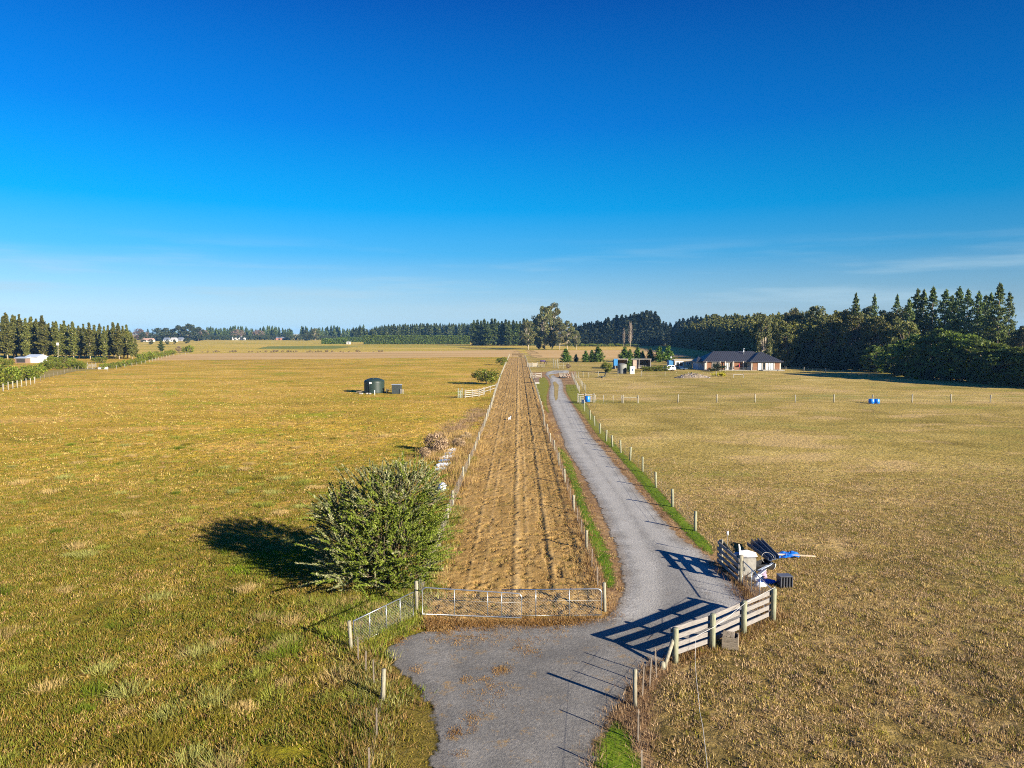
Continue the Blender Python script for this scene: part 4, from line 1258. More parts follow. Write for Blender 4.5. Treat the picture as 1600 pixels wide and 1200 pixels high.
# --- the big willow-like bush beside the strip
def big_bush():
    root = thing('willow_bush', 'large willow-like green bush with upright feathery shoots beside the mesh gate', 'bush', at(598, 914))
    K = Cards(77)
    q = K.r
    br = MB()
    lobes = [(0.2, .2, 2.5, 1.9, 2.6), (1.45, .3, 3.3, 1.1, 2.0), (-1.5, .2, 2.0, 1.2, 1.7), (-1.9, .6, 2.9, .8, 1.0), (.5, -1.0, 1.6, 1.7, 1.7), (-.3, 1.0, 3.3, 1.5, 1.6), (.9, 1.0, 3.7, 1.2, 1.5), (-1.0, -.8, 1.1, 1.2, 1.2), (1.4, -.6, 1.4, 1.0, 1.5)]
    gr = np.array(((.125, .185, .016), (.175, .235, .024), (.085, .135, .013), (.22, .26, .045)))
    si = np.array(((.18, .21, .075), (.27, .28, .13), (.13, .165, .05), (.36, .35, .19)))
    tot = 0
    for li, (cx, cy, cz, rxy, rz_) in enumerate(lobes):
        ns = 180 if li else 300
        for i in range(ns):
            v = q.normal(0, 1, 3); v /= np.linalg.norm(v)
            rad = q.uniform(.55, 1.0) ** .5
            p = np.array([cx + v[0] * rxy * rad, cy + v[1] * rxy * rad, cz + v[2] * rz_ * rad])
            if p[2] < .25: continue
            d = np.array([v[0] * .9, v[1] * .9, .55 + .6 * max(0, v[2])]) + q.normal(0, .28, 3)
            d /= np.linalg.norm(d)
            L = q.uniform(.55, 1.2) * (1.6 if q.random() < .12 else 1)
            m = int(46 * L) + 10
            s = q.uniform(0, 1, m)
            droop = np.array([0, 0, -.35])
            pts = p + d * (s * L)[:, None] + droop * (s ** 2 * L * .5)[:, None]
            ld = d + q.normal(0, .75, (m, 3))
            silver = (cx + p[0] < -1.2 or p[2] > 3.6) and q.random() < .6 or q.random() < .08
            K.add(pts, .16, si if silver else gr, aspect=.24, dirs=ld)
            if i % 3 == 0:
                br.tube([tuple(p - d * .4), tuple(p + d * L * .9 + droop * L * .3)], [.014, .006], 3, caps=False)
    for i in range(34):
        a, l = q.uniform(0, 6.28), q.uniform(.6, 2.3)
        br.tube([(q.normal(0, .25), q.normal(0, .25), -.1), (math.cos(a) * l * .5, math.sin(a) * l * .5, 1.1 + q.uniform(0, .6)), (math.cos(a) * l, math.sin(a) * l, 2.2 + q.uniform(0, 1.4))], [.06, .04, .015], 5, caps=False)
    obj('foliage', K.mesh('foliage'), M_leaf, root)
    br.build('branches', simple('bush_twig', (.12, .09, .055), .9), root)
big_bush()
# dry scrub by the ditch
proto(('dry', 0), lambda: broad(140, 1.6, 1.3, .02, ((.36, .26, .15), (.43, .32, .20), (.28, .20, .11)), 26, 110, .16, .3, 0, .42, .01))
for px, by, h, w, lb in ((681, 707, 1.6, .85, 'round grey brown dead bush at the head of the ditch'), (664, 716, .9, .7, 'low brown dead bush left of the round dead bush'), (717, 700, .9, .8, 'brown dead bush on the right bank of the rubbish ditch'), (729, 688, .8, .8, 'low dead bush by the strip fence past the rubbish')):
    p = at(px, by)
    plant('dead_bush', ('dry', 0), p, h, w, lb, 'dead bush', 'dead bushes along the ditch')
# ---------------------------------------------------------------- materials of the built things
M_post = simple('weathered_post', (.215, .20, .145), .85, var=.4, scale=5, bump=.7, stretch=(3, 3, .5))
M_postg = simple('treated_post', (.20, .205, .135), .8, var=.35, scale=5, bump=.6, stretch=(3, 3, .5))
M_pale = simple('pale_post', (.25, .235, .19), .85, var=.3, scale=4, bump=.4, stretch=(3, 3, .5))
M_board = simple('weathered_board', (.19, .176, .165), .85, var=.3, scale=7, bump=.6, stretch=(.6, .6, 6))
M_rail = simple('pale_rail', (.27, .25, .22), .8, var=.25, scale=5, bump=.3)
M_galv = simple('galvanised_pipe', (.36, .385, .41), .38, .75, .15, 12)
M_wire = simple('fence_wire', (.36, .37, .37), .5, .6, .2, 8)
M_rust = simple('old_wire', (.20, .165, .13), .7, .3, .3, 8)
M_white = simple('white_paint', (.62, .62, .60), .6, var=.1)
M_cord = simple('white_cord', (.5, .5, .48), .6, var=.1)
M_black = simple('black_plastic', (.018, .019, .021), .42, var=.3, spec=.5)
M_dgreen = simple('tank_plastic', (.016, .030, .024), .45, var=.25, spec=.4)
M_dark = simple('dark_steel', (.035, .045, .045), .6, var=.3)
M_conc = simple('concrete', (.215, .205, .18), .9, var=.25, scale=5, bump=.5)
M_blue = simple('blue_tarp', (.010, .115, .46), .5, var=.35, scale=4, bump=.8)
M_bluep = simple('blue_plastic', (.008, .15, .55), .4, var=.15, spec=.5)
M_oldwood = simple('old_timber', (.20, .165, .12), .9, var=.4, scale=8, bump=.8, stretch=(.6, .6, 5))
M_plank = simple('pale_plank', (.47, .37, .25), .85, var=.25, scale=5, bump=.4)
M_glass = simple('window_glass', (.02, .025, .03), .08, var=.1, spec=.6)
M_interior = simple('dark_interior', (.03, .028, .026), .9)

def post(mb, p, h, r, lean=(0, 0), n=10, sq=False):
    b = Vector((p[0], p[1], -.12))
    t = Vector((p[0] + lean[0], p[1] + lean[1], h))
    if sq: return mb.beam(b, t, r * 2, r * 2, up=(0, 1, 0))
    return mb.tube([b, b.lerp(t, .5), t - (t - b).normalized() * .02, t], [r * 1.04, r, r, r * .82], n)

rp = random.Random(3)
def fence(name, label, pts, heights=1.15, r=.07, m=M_post, wires=(.2, .42, .64, .86, 1.05), wr=.004, wm=None, batten=None, lean=.07, stay=0, post_n=10, cat='fence', group=None):
    """posts at pts, each a part; all wires one part; battens parts of their own"""
    root = thing(name, label, cat, pts[0].to_3d() if len(pts[0]) == 2 else pts[0], 0, group)
    o0 = Vector(root.location)
    loc = [Vector((p[0] - o0.x, p[1] - o0.y, 0)) for p in pts]
    tops = []
    for i, p in enumerate(loc):
        h = (heights[i] if isinstance(heights, (list, tuple)) else heights) * rp.uniform(.94, 1.06)
        ln = (rp.uniform(-lean, lean), rp.uniform(-lean, lean))
        mb = MB(); post(mb, p, h, r * rp.uniform(.88, 1.12), ln, post_n)
        mb.build('post', m, root)
        tops.append((h, ln))
    w = MB()
    for i in range(len(loc) - 1):
        a, b = loc[i], loc[i + 1]
        for z in wires:
            la, lb = tops[i][1], tops[i + 1][1]
            pa = a + Vector((la[0] * z, la[1] * z, z)); pb = b + Vector((lb[0] * z, lb[1] * z, z))
            mid = pa.lerp(pb, .5) - Vector((0, 0, .02))
            w.tube([pa, mid, pb], wr, 3, caps=False)
        if stay:
            k = int((b - a).length / stay)
            for j in range(1, k):
                c = a.lerp(b, j / k)
                w.tube([c + Vector((0, 0, wires[0])), c + Vector((0, 0, wires[-1]))], wr * .8, 3, caps=False)
    if wires: w.build('wire', wm or M_wire, root)
    if batten:
        cnt, bh, bm, bw = batten
        for i in range(min(len(loc) - 1, 40)):
            for j in range(cnt):
                c = loc[i].lerp(loc[i + 1], (j + 1) / (cnt + 1))
                mb = MB(); mb.beam((c.x, c.y, .02), (c.x + rp.uniform(-.05, .05), c.y + rp.uniform(-.05, .05), bh * rp.uniform(.9, 1.05)), bw, bw * .7, up=(0, 1, 0))
                mb.build('batten', bm, root)
    return root

def run(px_pts, step, start=0):
    q = [at(*p) for p in px_pts]
    L = [0]
    for a, b in zip(q, q[1:]): L.append(L[-1] + (b - a).length)
    out, s = [], start
    while s <= L[-1] + .01:
        for i in range(len(q) - 1):
            if L[i] <= s <= L[i + 1] + .011:
                out.append(q[i].lerp(q[i + 1], (s - L[i]) / (L[i + 1] - L[i]))); break
        s += step
    return out

# --- post fence along the right of the driveway
pp = [(1086, 830), (1051, 792.5), (1025, 762.5), (1004, 737.5), (984.5, 719.5), (970, 708), (957, 698.5), (947, 690), (937, 678), (929, 666), (922, 656), (913, 643), (905.5, 631)]
pts = [at(*p) for p in pp]
fence('driveway_fence', 'fence of round posts and wire along the right side of the driveway', pts, 1.22, .085, M_postg, (.3, .5, .7, .9, 1.08), .004, batten=None, stay=1.6)
fence('driveway_fence', 'post and wire fence continuing along the driveway beyond the pale rail panel', run([(905, 614), (893, 588)], 4.2), 1.25, .07, M_pale, (.3, .6, .9, 1.1), .004)
fence('driveway_fence', 'second row of pale posts beside the far driveway fence', run([(915, 612), (897, 588)], 5.0), 1.3, .06, M_pale, (.4, .8, 1.15), .004)
# small white insulator stubs on top of three driveway posts are part of the wire fence
# --- strip fences
fence('strip_fence', 'wire fence on old posts along the right side of the worked strip',
      [at(*p) for p in [(945, 957), (916.5, 860), (896.5, 800), (882.5, 756), (873, 728), (866.5, 706), (860, 693), (855, 678), (850, 667)]] + run([(850, 660), (843, 628), (834, 598), (827, 578), (820, 557)], 5.5),
      [1.28] + [1.12] * 80, .075, M_post, (.15, .32, .5, .68, .86, 1.0), .0045, M_rust, (2, 1.0, M_rust, .04), .06, .8)
fence('strip_fence', 'wire netting fence on grey posts along the left side of the worked strip',
      [at(*p) for p in [(651, 955), (671, 897), (687, 857), (700, 815), (708, 793), (724, 752), (733, 730), (742, 708), (749, 690), (757, 668)]] + run([(760, 660), (767, 640), (775, 612), (784, 585), (796, 556)], 5.5),
      [1.28] + [1.1] * 80, .08, M_post, (.12, .27, .42, .57, .72, .87, 1.0), .0045, M_wire, (1, 1.0, M_rust, .04), .08, .5)
# --- near left leaning fence
fence('roadside_fence', 'leaning old post and wire fence at the near left beside the apron', [at(549, 1016), at(598, 1096), at(545, 1420)], [1.15, 1.1, 1.0], .075, M_post, (.25, .5, .9), .003, M_rust, (3, .9, M_rust, .04), .07, 0)
br = MB(); a = at(549, 1016)
# --- near right fence with brace
fence('roadside_fence', 'short old fence with one leaning round post at the near right beside the driveway', [at(1036, 1046), at(992, 1104), at(1020, 1420)], [.25, 1.25, 1.0], .075, M_post, (.4, .9), .003, M_rust, (3, 1.0, M_rust, .04), .03, 0)

# --- mesh gates
def chain(mb, L, z0, z1, step=.115, r=.0019):
    """diamond mesh in the x-z plane from 0..L"""
    hgt_ = z1 - z0
    k = -hgt_
    while k < L:
        for s in (1, -1):
            xa, xb = (k, k + hgt_)
            za, zb = (z0, z1) if s > 0 else (z1, z0)
            if xa < 0: za = za + (zb - za) * (-xa / hgt_); xa = 0
            if xb > L: zb = za + (zb - za) * ((L - xa) / max(1e-6, xb - xa)); xb = L
            if xb - xa > .02:
                mb.tube([(xa, s * .004, za), (xb, s * .004, zb)], r, 3, caps=False)
        k += step
def mesh_gate(name, label, a, b, z0, z1a, z1b, uprights, r=.024, round_top=(True, True), bar=None, cat='gate', group=None, mesh_step=.11):
    root = thing(name, label, cat, a, math.atan2(b.y - a.y, b.x - a.x), group)
    L = (b.xy - a.xy).length
    fr = MB()
    c = .17
    def cor(x, sx, z):
        return [(x + sx * c * (1 - math.sin(t)), 0, z - c * (1 - math.cos(t))) for t in [math.pi / 2 * k / 5 for k in range(5, -1, -1)]]
    top = []
    top += cor(0, 1, z1a) if round_top[0] else [(0, 0, z1a)]
    tl = cor(L, -1, z1b)[::-1] if round_top[1] else [(L, 0, z1b)]
    path = [(0, 0, z0)] + top + tl + [(L, 0, z0)]
    fr.tube(path, r, 8, closed=True)
    fr.build('frame', M_galv, root)
    for u in uprights:
        mb = MB(); z1 = z1a + (z1b - z1a) * u
        mb.tube([(u * L, 0, z0), (u * L, 0, z1)], r * .8, 7)
        mb.build('upright', M_galv, root)
    me = MB(); chain(me, L, z0 + .02, min(z1a, z1b) - .05, mesh_step)
    me.build('mesh', M_wire, root)
    if bar:
        mb = MB(); mb.tube([(0, -.01, bar), (L, -.01, bar)], .004, 5); mb.build('mid_wire', M_wire, root)
    return root
mesh_gate('mesh_gate', 'left leaf of the galvanised double mesh gate closing the strip, lapped in front', at(660, 963), at(815, 968.5), .09, 1.20, 1.08, (.325, .66, .80), bar=.70)
mesh_gate('mesh_gate', 'right leaf of the galvanised double mesh gate closing the strip, lapped behind', at(784, 966), at(939.5, 964), .09, 1.17, 1.17, (.34, .675), round_top=(False, True), bar=.70)
mesh_gate('mesh_fence', 'galvanised pipe and mesh panel left of the double gate, grass growing through', at(553, 1014), at(646, 966), .1, 1.05, 1.08, (.25, .52, .76), round_top=(False, False))
mesh_gate('mesh_fence', 'galvanised pipe and mesh panel beside the scrap pile, by the board wing', at(1160, 914), at(1205, 963), .1, 1.12, 1.12, (.33, .62), round_top=(False, False))

# --- pale board fences
def board_fence(name, label, pts, hs, r, rails, m, rm, side, bh=.15, sq=False, group=None, cat='fence', capped=False):
    root = thing(name, label, cat, pts[0], 0, group)
    o0 = Vector(pts[0])
    P = [Vector(p) - o0 for p in pts]
    d = (P[-1] - P[0]).normalized()
    nrm = Vector((-d.y, d.x, 0)) * side
    for i, p in enumerate(P):
        mb = MB(); post(mb, p, hs[i] if isinstance(hs, (list, tuple)) else hs, r, (0, 0), 12, sq)
        mb.build('post', m, root)
    for z in rails:
        for i in range(len(P) - 1):
            mb = MB()
            j0, j1 = rp.uniform(-.012, .012), rp.uniform(-.012, .012)
            off = nrm * (r + .022)
            e0 = -.11 if i == 0 else .004
            e1 = .11 if i == len(P) - 2 else -.004
            dd = (P[i + 1] - P[i]).normalized()
            mb.beam(P[i] + off + dd * e0 + Vector((0, 0, z + j0)), P[i + 1] + off + dd * e1 + Vector((0, 0, z + j1)), .035, bh)
            mb.build('rail', rm, root)
    return root
bf = board_fence('board_fence', 'weathered four-rail board fence on thick round posts, casting a long shadow', [at(1055, 1034), at(1113, 1013), at(1162, 990), at(1208, 969.5)], [1.22, 1.3, 1.28, 1.32], .105, (.24, .53, .82, 1.11), M_postg, M_board, 1, .17)
mb = MB(); o0 = Vector(bf.location)
mb.tube([at(1037, 1046) - o0 + Vector((0, 0, .02)), Vector((-.05, .05, .85))], .07, 9); mb.build('brace', M_post, bf)
wg = board_fence('board_fence', 'board wing at the driveway gateway seen end on in shade, beside the scrap pile', [at(1126, 882), at(1157, 911)], [1.25, 1.3], .11, (.2, .5, .8, 1.1), M_post, M_board, -1, .165)
mb = MB(); mb.beam((.02, -.14, .0), (.02, -.14, 1.32), .06, .1, up=(0, 1, 0)); mb.build('gate_stop', M_pale, wg)
mb = MB(); q1 = at(1157, 911) - at(1126, 882)
mb.beam((.1, -.05, 1.12), (q1.x + .25, q1.y + .2, .55), .05, .16); mb.build('brace', M_dark, wg)

# white electric cord: along the board fence top and down over the paddock
cd = MB()
T = [at(1208, 969.5) + Vector((.1, .1, 1.34)), at(1162, 990) + Vector((-.05, -.12, 1.22)), at(1135, 1003) + Vector((0, -.1, .98)), at(1113, 1013) + Vector((-.02, -.16, .86)), at(1088, 1024) + Vector((-.05, -.06, .72)), at(1085, 1024) + Vector((.0, -.12, .35)), at(1086, 1030, .06)]
T += [at(x, y, .09) for x, y in ((1088, 1060), (1091, 1085), (1093, 1110), (1098, 1135), (1101, 1160), (1104, 1185), (1106, 1210), (1110, 1300))]
cd.tube(T, .007, 5)
tag(cd.build('electric_cord', M_cord), 'thin white electric cord from the board fence top out over the dry grass', 'cord')

# old timber block by the board fence
def block():
    p = at(1141, 1012)
    r = thing('timber_crate', 'weathered grey timber crate standing against the board fence', 'crate', p, -.35)
    s = MB()
    for sgn in (-1, 1):
        for k in range(3):
            s.box((0, sgn * .24, .09 + k * .155), (.58, .035, .15), 0, .008)
            s.box((sgn * .27, 0, .09 + k * .155), (.035, .44, .15), 0, .008)
    s.build('side_board', M_oldwood, r)
    c = MB(); [c.box((x * .25, y * .22, .25), (.06, .06, .5)) for x in (-1, 1) for y in (-1, 1)]
    c.build('corner_post', M_oldwood, r)
    l = MB(); [l.box((-.2 + k * .14, 0, .497), (.125, .52, .025), 0, .005) for k in range(3)]
    l.build('lid', M_oldwood, r)
block()

# ---------------------------------------------------------------- scrap pile behind the second mesh panel
def scrap():
    # concrete cabinet
    p = at(1167, 899)
    r = thing('concrete_block', 'pale upright concrete block behind the board wing with white sheet on top', 'concrete block', p, .12)
    mb = MB(); mb.box((0, 0, .45), (.66, .55, .9), 0, .03); mb.build('block', M_conc, r)
    mb = MB(); mb.box((0, 0, .92), (.6, .5, .05), 0, .015); mb.build('cap', simple('dark_cap', (.13, .13, .135), .8), r)
    s = MB()
    c = p + Vector((0, 0, .96))
    V = [(-.42, -.15, .02), (-.1, -.28, .03), (.42, -.2, .02), (.44, .1, .12), (.05, .2, .22), (-.36, .22, .18), (-.42, .02, .55), (-.34, .08, .5), (-.28, .05, .20)]
    V = [c + Vector(v) for v in V]
    V2 = [v + Vector((0, 0, -.02)) for v in V]
    F = [(0, 1, 8), (0, 8, 7, 6), (1, 2, 3, 4), (1, 4, 8), (8, 4, 5), (8, 5, 7)]
    s.add(V + V2, F + [tuple(reversed([i + 9 for i in f])) for f in F] + [(0, 9, 10, 1), (1, 10, 11, 2), (2, 11, 12, 3), (3, 12, 13, 4), (4, 13, 14, 5)])
    tag(s.build('white_sheet', simple('dull_white', (.48, .48, .47), .6, var=.2, scale=4)), 'crumpled white plastic sheet lying on the pale concrete block', 'plastic sheet')
    s = MB(); s.box(at(1157, 900) + Vector((-.1, .2, 1.0)), (.3, .25, .14), .4, .04)
    tag(s.build('blue_container', simple('steel_blue', (.10, .20, .36), .5)), 'small blue container by the white sheet on the block', 'container')
    # dark gutters
    for i, (a, b) in enumerate((((1170, 856), (1203, 889)), ((1176, 854), (1208, 887)), ((1186, 856), (1214, 886)))):
        A_, B_ = at(*a) + Vector((0, 0, .2 + .12 * i)), at(*b) + Vector((0, 0, .45))
        d = (B_ - A_).normalized(); sd_ = d.cross(Vector((0, 0, 1))).normalized(); up = sd_.cross(d)
        vs, fs = [], []
        prof = [(-.13, .12), (-.13, -.06), (.13, -.06), (.13, .12), (.105, .12), (.105, -.035), (-.105, -.035), (-.105, .12)]
        for q in (A_, B_):
            vs += [q + sd_ * x * .8 + up * z for x, z in prof]
        for k in range(8): fs.append((k, (k + 1) % 8, 8 + (k + 1) % 8, 8 + k))
        fs += [tuple(range(8)), tuple(range(15, 7, -1))]
        mb = MB(); mb.add(vs, fs)
        tag(mb.build('metal_channel', simple('blue_grey_steel', (.11, .13, .17), .4, .4)), 'long dark metal channel lying in the scrap pile, %s of three' % ('leftmost', 'middle one', 'rightmost')[i], 'metal channel', 'metal channels in the scrap pile')
    # half shell
    c = at(1190, 899)
    r = thing('trough_shell', 'curved black half shell with pale rim, tilted in the scrap pile', 'shell', c + Vector((0, .35, .02)), .35)
    sh, rim = MB(), MB()
    n = 14
    vs = []
    for j, x in enumerate((-.95, .62)):
        for k in range(n + 1):
            a = math.pi * k / n
            rr_ = .40 if j else .07
            vs.append((x, -math.cos(a) * rr_, .42 - math.sin(a) * rr_ + .06 * j))
    N = len(vs)
    vs += [(x, y * .94, z + .02) for x, y, z in vs]
    fs = [(k, k + 1, n + 2 + k, n + 1 + k) for k in range(n)]
    fs += [(N + k + 1, N + k, N + n + 1 + k, N + n + 2 + k) for k in range(n)]
    fs += [(k + 1, k, N + k, N + k + 1) for k in range(n)] + [(n + 1 + k, n + 2 + k, N + n + 2 + k, N + n + 1 + k) for k in range(n)]
    fs += [tuple(range(N + n + 1, N + 2 * n + 2))]
    sh.add(vs, fs, True)
    sh.build('shell', M_black, r)
    rim.tube([vs[n + 1 + k] for k in range(n + 1)] , .026, 6)
    rim.build('rim', simple('pale_rim', (.55, .52, .46), .6), r)
    # hoop
    h = MB(); cc = at(1203, 893) + Vector((0, .3, .55))
    h.tube([cc + Vector((math.cos(t) * .30, math.sin(t) * .2, math.sin(t) * .24)) for t in [k * .35 for k in range(17)]], .010, 5)
    tag(h.build('pale_hose', simple('pale_hose', (.36, .34, .30), .6)), 'thin pale hose looped over the black half shell', 'hose')
    # tarp
    t = MB()
    a, b, c_, d = at(1211, 875), at(1250, 874), at(1247, 866), at(1214, 866)
    nx, ny = 14, 7
    vs = []
    for j in range(ny + 1):
        for i in range(nx + 1):
            u, v = i / nx, j / ny
            q = a.lerp(b, u).lerp(d.lerp(c_, u), v)
            z = .06 + .14 * float(fbm(np.array(u * 5), np.array(v * 3), 3, 3)) * math.sin(math.pi * min(1, max(0, u))) ** .4 + .03 * rp.random()
            vs.append((q.x + rp.uniform(-.05, .05), q.y + rp.uniform(-.08, .08), z))
    m_ = len(vs)
    t.add(vs + [(x, y, z - .03) for x, y, z in vs], [(j * (nx + 1) + i, j * (nx + 1) + i + 1, (j + 1) * (nx + 1) + i + 1, (j + 1) * (nx + 1) + i) for j in range(ny) for i in range(nx)], False)
    tag(t.build('blue_tarp', M_blue), 'crumpled bright blue tarpaulin on the grass beside the scrap pile', 'tarpaulin')
    pl = MB(); pl.beam(at(1215, 866, .15), at(1274, 869, .06), .14, .045); tag(pl.build('plank', M_plank), 'long pale timber plank lying behind the blue tarpaulin', 'plank')
    sg = MB(); sg.beam(at(1197, 894, .03), at(1202, 874, .3), .05, .03); tag(sg.build('plank', M_oldwood), 'thin brown timber stick leaning against the black half shell', 'stick')
    for i, (a, b, w_, cl, lb) in enumerate((((1184, 892, .3), (1207, 880, .5), .12, (.36, .42, .50), 'pale blue grey slat propped across the dark channels'), ((1176, 905, .1), (1196, 889, .5), .16, (.50, .51, .52), 'pale grey slat leaning beside the concrete block'))):
        q_ = MB(); q_.beam(at(a[0], a[1], a[2]), at(b[0], b[1], b[2]), w_, .03); tag(q_.build('scrap_slat', simple('slat_paint', cl, .5, var=.3, scale=3)), lb, 'slat')
    # white bags
    for (x, y, s_, nm, lb, m) in ((1184, 909, (.24, .18, .2), 'white_bag', 'white plastic bag standing in front of the scrap pile', M_white), (1191, 903, (.22, .2, .22), 'grey_bag', 'mauve grey rag heap in front of the black half shell', simple('mauve', (.22, .17, .24), .8)), (1198, 911, (.44, .24, .10), 'blue_sheet', 'small blue sheet on the ground beside the white bag', M_blue), (1188, 917, (.26, .15, .12), 'white_bag', 'flat white plastic bag at the front of the scrap pile', M_white)):
        b_ = MB(); b_.blob(at(x, y) + Vector((0, 0, s_[2] * .7)), s_, 12, 8, .28, rp)
        tag(b_.build(nm, m), lb, 'sheet' if 'sheet' in nm else 'bag')
    # ribbed box
    p = at(1225.5, 916)
    r = thing('ribbed_crate', 'black ribbed plastic crate standing alone right of the scrap pile', 'crate', p, .05)
    bx = MB(); bx.box((0, 0, .25), (.58, .42, .5), 0, .02); bx.build('box', M_black, r)
    rb = MB()
    for k in range(5): rb.box((-.26 + k * .13, -.232, .25), (.045, .05, .48), 0, .008)
    rb.build('rib', simple('rib_plastic', (.06, .062, .075), .4, spec=.5), r)
    lp = MB(); lp.box((0, 0, .515), (.62, .46, .03), 0, .01); lp.build('lip', simple('lip_plastic', (.08, .082, .095), .4, spec=.5), r)
    # gate hardware: stub post with white insulator
    r = thing('marker_stake', 'thin brown stake with white cap behind the board wing', 'stake', at(1136, 873))
    mb = MB(); mb.tube([(0, 0, -.1), (0, 0, 1.25)], .018, 6); mb.build('stake', M_rust, r)
    mb = MB(); mb.tube([(0, 0, 1.22), (0, 0, 1.42)], .05, 7); mb.build('cap', M_white, r)
scrap()

# ---------------------------------------------------------------- rubbish in the ditch behind the bush
def ditch():
    b = MB(); p = at(691, 767)
    b.blob(p + Vector((0, 0, .28)), (.30, .85, .3), 14, 10, .12, rp)
    tag(b.build('white_bale', simple('white_wrap', (.42, .44, .47), .45, var=.2, scale=3, bump=.6)), 'long white plastic wrapped bale in the ditch beside the bush', 'bale')
    its = [(689, 735, (.42, .4, .06), (.26, .33, .34), 'pale_sheet', 'pale green grey sheet in the rubbish ditch next to the white bale'), (692.5, 728, (.5, .5, .07), (.42, .46, .52), 'pale_sheet', 'pale blue white sheet in the middle of the rubbish ditch'),
           (695, 722, (.5, .3, .08), (.07, .13, .24), 'blue_sheet', 'dark blue sheet in the rubbish ditch under the long pale sheet'), (699, 716, (.5, .8, .07), (.42, .41, .40), 'pale_sheet', 'long pale grey sheet near the head of the rubbish ditch'),
           (702, 711, (.45, .35, .08), (.12, .19, .32), 'blue_sheet', 'mid blue sheet near the head of the rubbish ditch'), (706, 706, (.4, .4, .14), (.48, .50, .55), 'pale_bag', 'bluish white plastic bag at the head of the rubbish ditch')]
    for x, y, s, c, nm, lb in its:
        n = 9; vs = []
        q = at(x, y)
        for jj in range(n + 1):
            for ii in range(n + 1):
                u, v = ii / n * 2 - 1, jj / n * 2 - 1
                k = 1 - .25 * rp.random() * (abs(u) + abs(v)) / 2
                vs.append((q.x + u * s[0] * k + v * .25 * s[1], q.y + v * s[1] * k, .16 + s[2] * 2.2 * rp.random() * (1 - .6 * max(abs(u), abs(v)))))
        b = MB()
        F = [(jj * (n + 1) + ii, jj * (n + 1) + ii + 1, (jj + 1) * (n + 1) + ii + 1, (jj + 1) * (n + 1) + ii) for jj in range(n) for ii in range(n)]
        b.add(vs, F)
        k0 = len(vs); rim = [i for i in range(n + 1)] + [(i + 1) * (n + 1) - 1 for i in range(1, n + 1)] + [n * (n + 1) + i for i in range(n - 1, -1, -1)] + [i * (n + 1) for i in range(n - 1, 0, -1)]
        b.v += [(b.v[i][0], b.v[i][1], .02) for i in rim]
        for a in range(len(rim)):
            c2 = (a + 1) % len(rim)
            b.f.append((rim[a], k0 + a, k0 + c2, rim[c2])); b.sm.append(False)
        tag(b.build(nm, simple(nm + '_plastic', c, .5, var=.3, scale=3, bump=.6)), lb, 'plastic sheet')
ditch()

# ---------------------------------------------------------------- dog in the strip
def skin_mesh(name, nodes, edges, m, parent=None, sub=1):
    me = bpy.data.meshes.new(name)
    me.from_pydata([n[0] for n in nodes], edges, [])
    o = obj(name, me, m, parent)
    sk = o.modifiers.new('skin', 'SKIN')
    sk.use_smooth_shade = True
    for i, n in enumerate(nodes):
        v = me.skin_vertices[0].data[i]
        rr_ = n[1]
        v.radius = rr_ if isinstance(rr_, tuple) else (rr_, rr_)
    me.skin_vertices[0].data[0].use_root = True
    sb = o.modifiers.new('sub', 'SUBSURF'); sb.levels = sub; sb.render_levels = sub
    return o
def animal(name, label, cat, loc, rz, s, m, mane=None, rug=None, graze=False, group=None):
    """s: shoulder height 1 = body units; body one continuous skin"""
    r = thing(name, label, cat, loc, rz, group)
    neck = [((.62, 0, .92), .15), ((.82, 0, .74 if graze else 1.18), .11), ((.98, 0, .36 if graze else 1.38), .085), ((1.10, 0, .16 if graze else 1.30), .07), ((1.16, 0, .03 if graze else 1.22), .045)]
    N = [((-.45, 0, .86), .19), ((-.15, 0, .82), .20), ((.15, 0, .80), .21), ((.45, 0, .84), .20)] + neck
    E = [(0, 1), (1, 2), (2, 3), (3, 4), (4, 5), (5, 6), (6, 7), (7, 8)]
    def leg(root, pts):
        k = root
        for p, rad in pts:
            N.append((p, rad)); E.append((k, len(N) - 1)); k = len(N) - 1
    for y in (-.13, .13):
        leg(3, [((.50, y, .62), .085), ((.52, y, .34), .05), ((.50, y, .12), .038), ((.53, y, .02), .045)])
        leg(0, [((-.48, y, .62), .10), ((-.40, y, .46), .065), ((-.58, y, .30), .042), ((-.56, y, .10), .036), ((-.52, y, .02), .045)])
    leg(0, [((-.64, 0, .88), .05), ((-.72, 0, .60), .05), ((-.72, 0, .40), .03)])
    N = [((p[0] * s, p[1] * s, p[2] * s), q * s) for p, q in N]
    skin_mesh('body', N, E, m, r)
    e = MB()
    hx, hz = (.99, .42) if graze else (.98, 1.46)
    for y in (-.06, .06):
        e.add([((hx) * s, (y - .03) * s, hz * s), (hx * s, (y + .03) * s, hz * s), ((hx - .05) * s, y * s, (hz + .13) * s), ((hx + .04) * s, y * s, (hz + .02) * s)], [(0, 1, 2), (1, 3, 2), (3, 0, 2)])
    e.build('ear', m, r)
    if rug:
        c = MB(); vs = []
        xs = [-.68, -.5, -.15, .2, .5, .66]
        wd = [.16, .235, .25, .26, .25, .18]
        for x, w in zip(xs, wd):
            for k in range(9):
                a = math.pi * (1.22 - 1.44 * k / 8)
                vs.append((x * s, math.cos(a) * w * s, (.80 + math.sin(a) * w * 1.06) * s))
        c.add(vs, [(i * 9 + k, i * 9 + k + 1, (i + 1) * 9 + k + 1, (i + 1) * 9 + k) for i in range(5) for k in range(8)], True)
        c.build('rug', rug, r)
    return r
M_dog = simple('white_coat', (.72, .70, .66), .9, var=.1)
dg = animal('dog', 'small white dog with a dark head standing on the worked strip', 'dog', at(796, 657), R(60), .42, M_dog)
mb = MB(); mb.blob((.44, 0, .52), (.10, .075, .11), 10, 7, .05, rp); mb.build('dark_mask', M_black, dg)
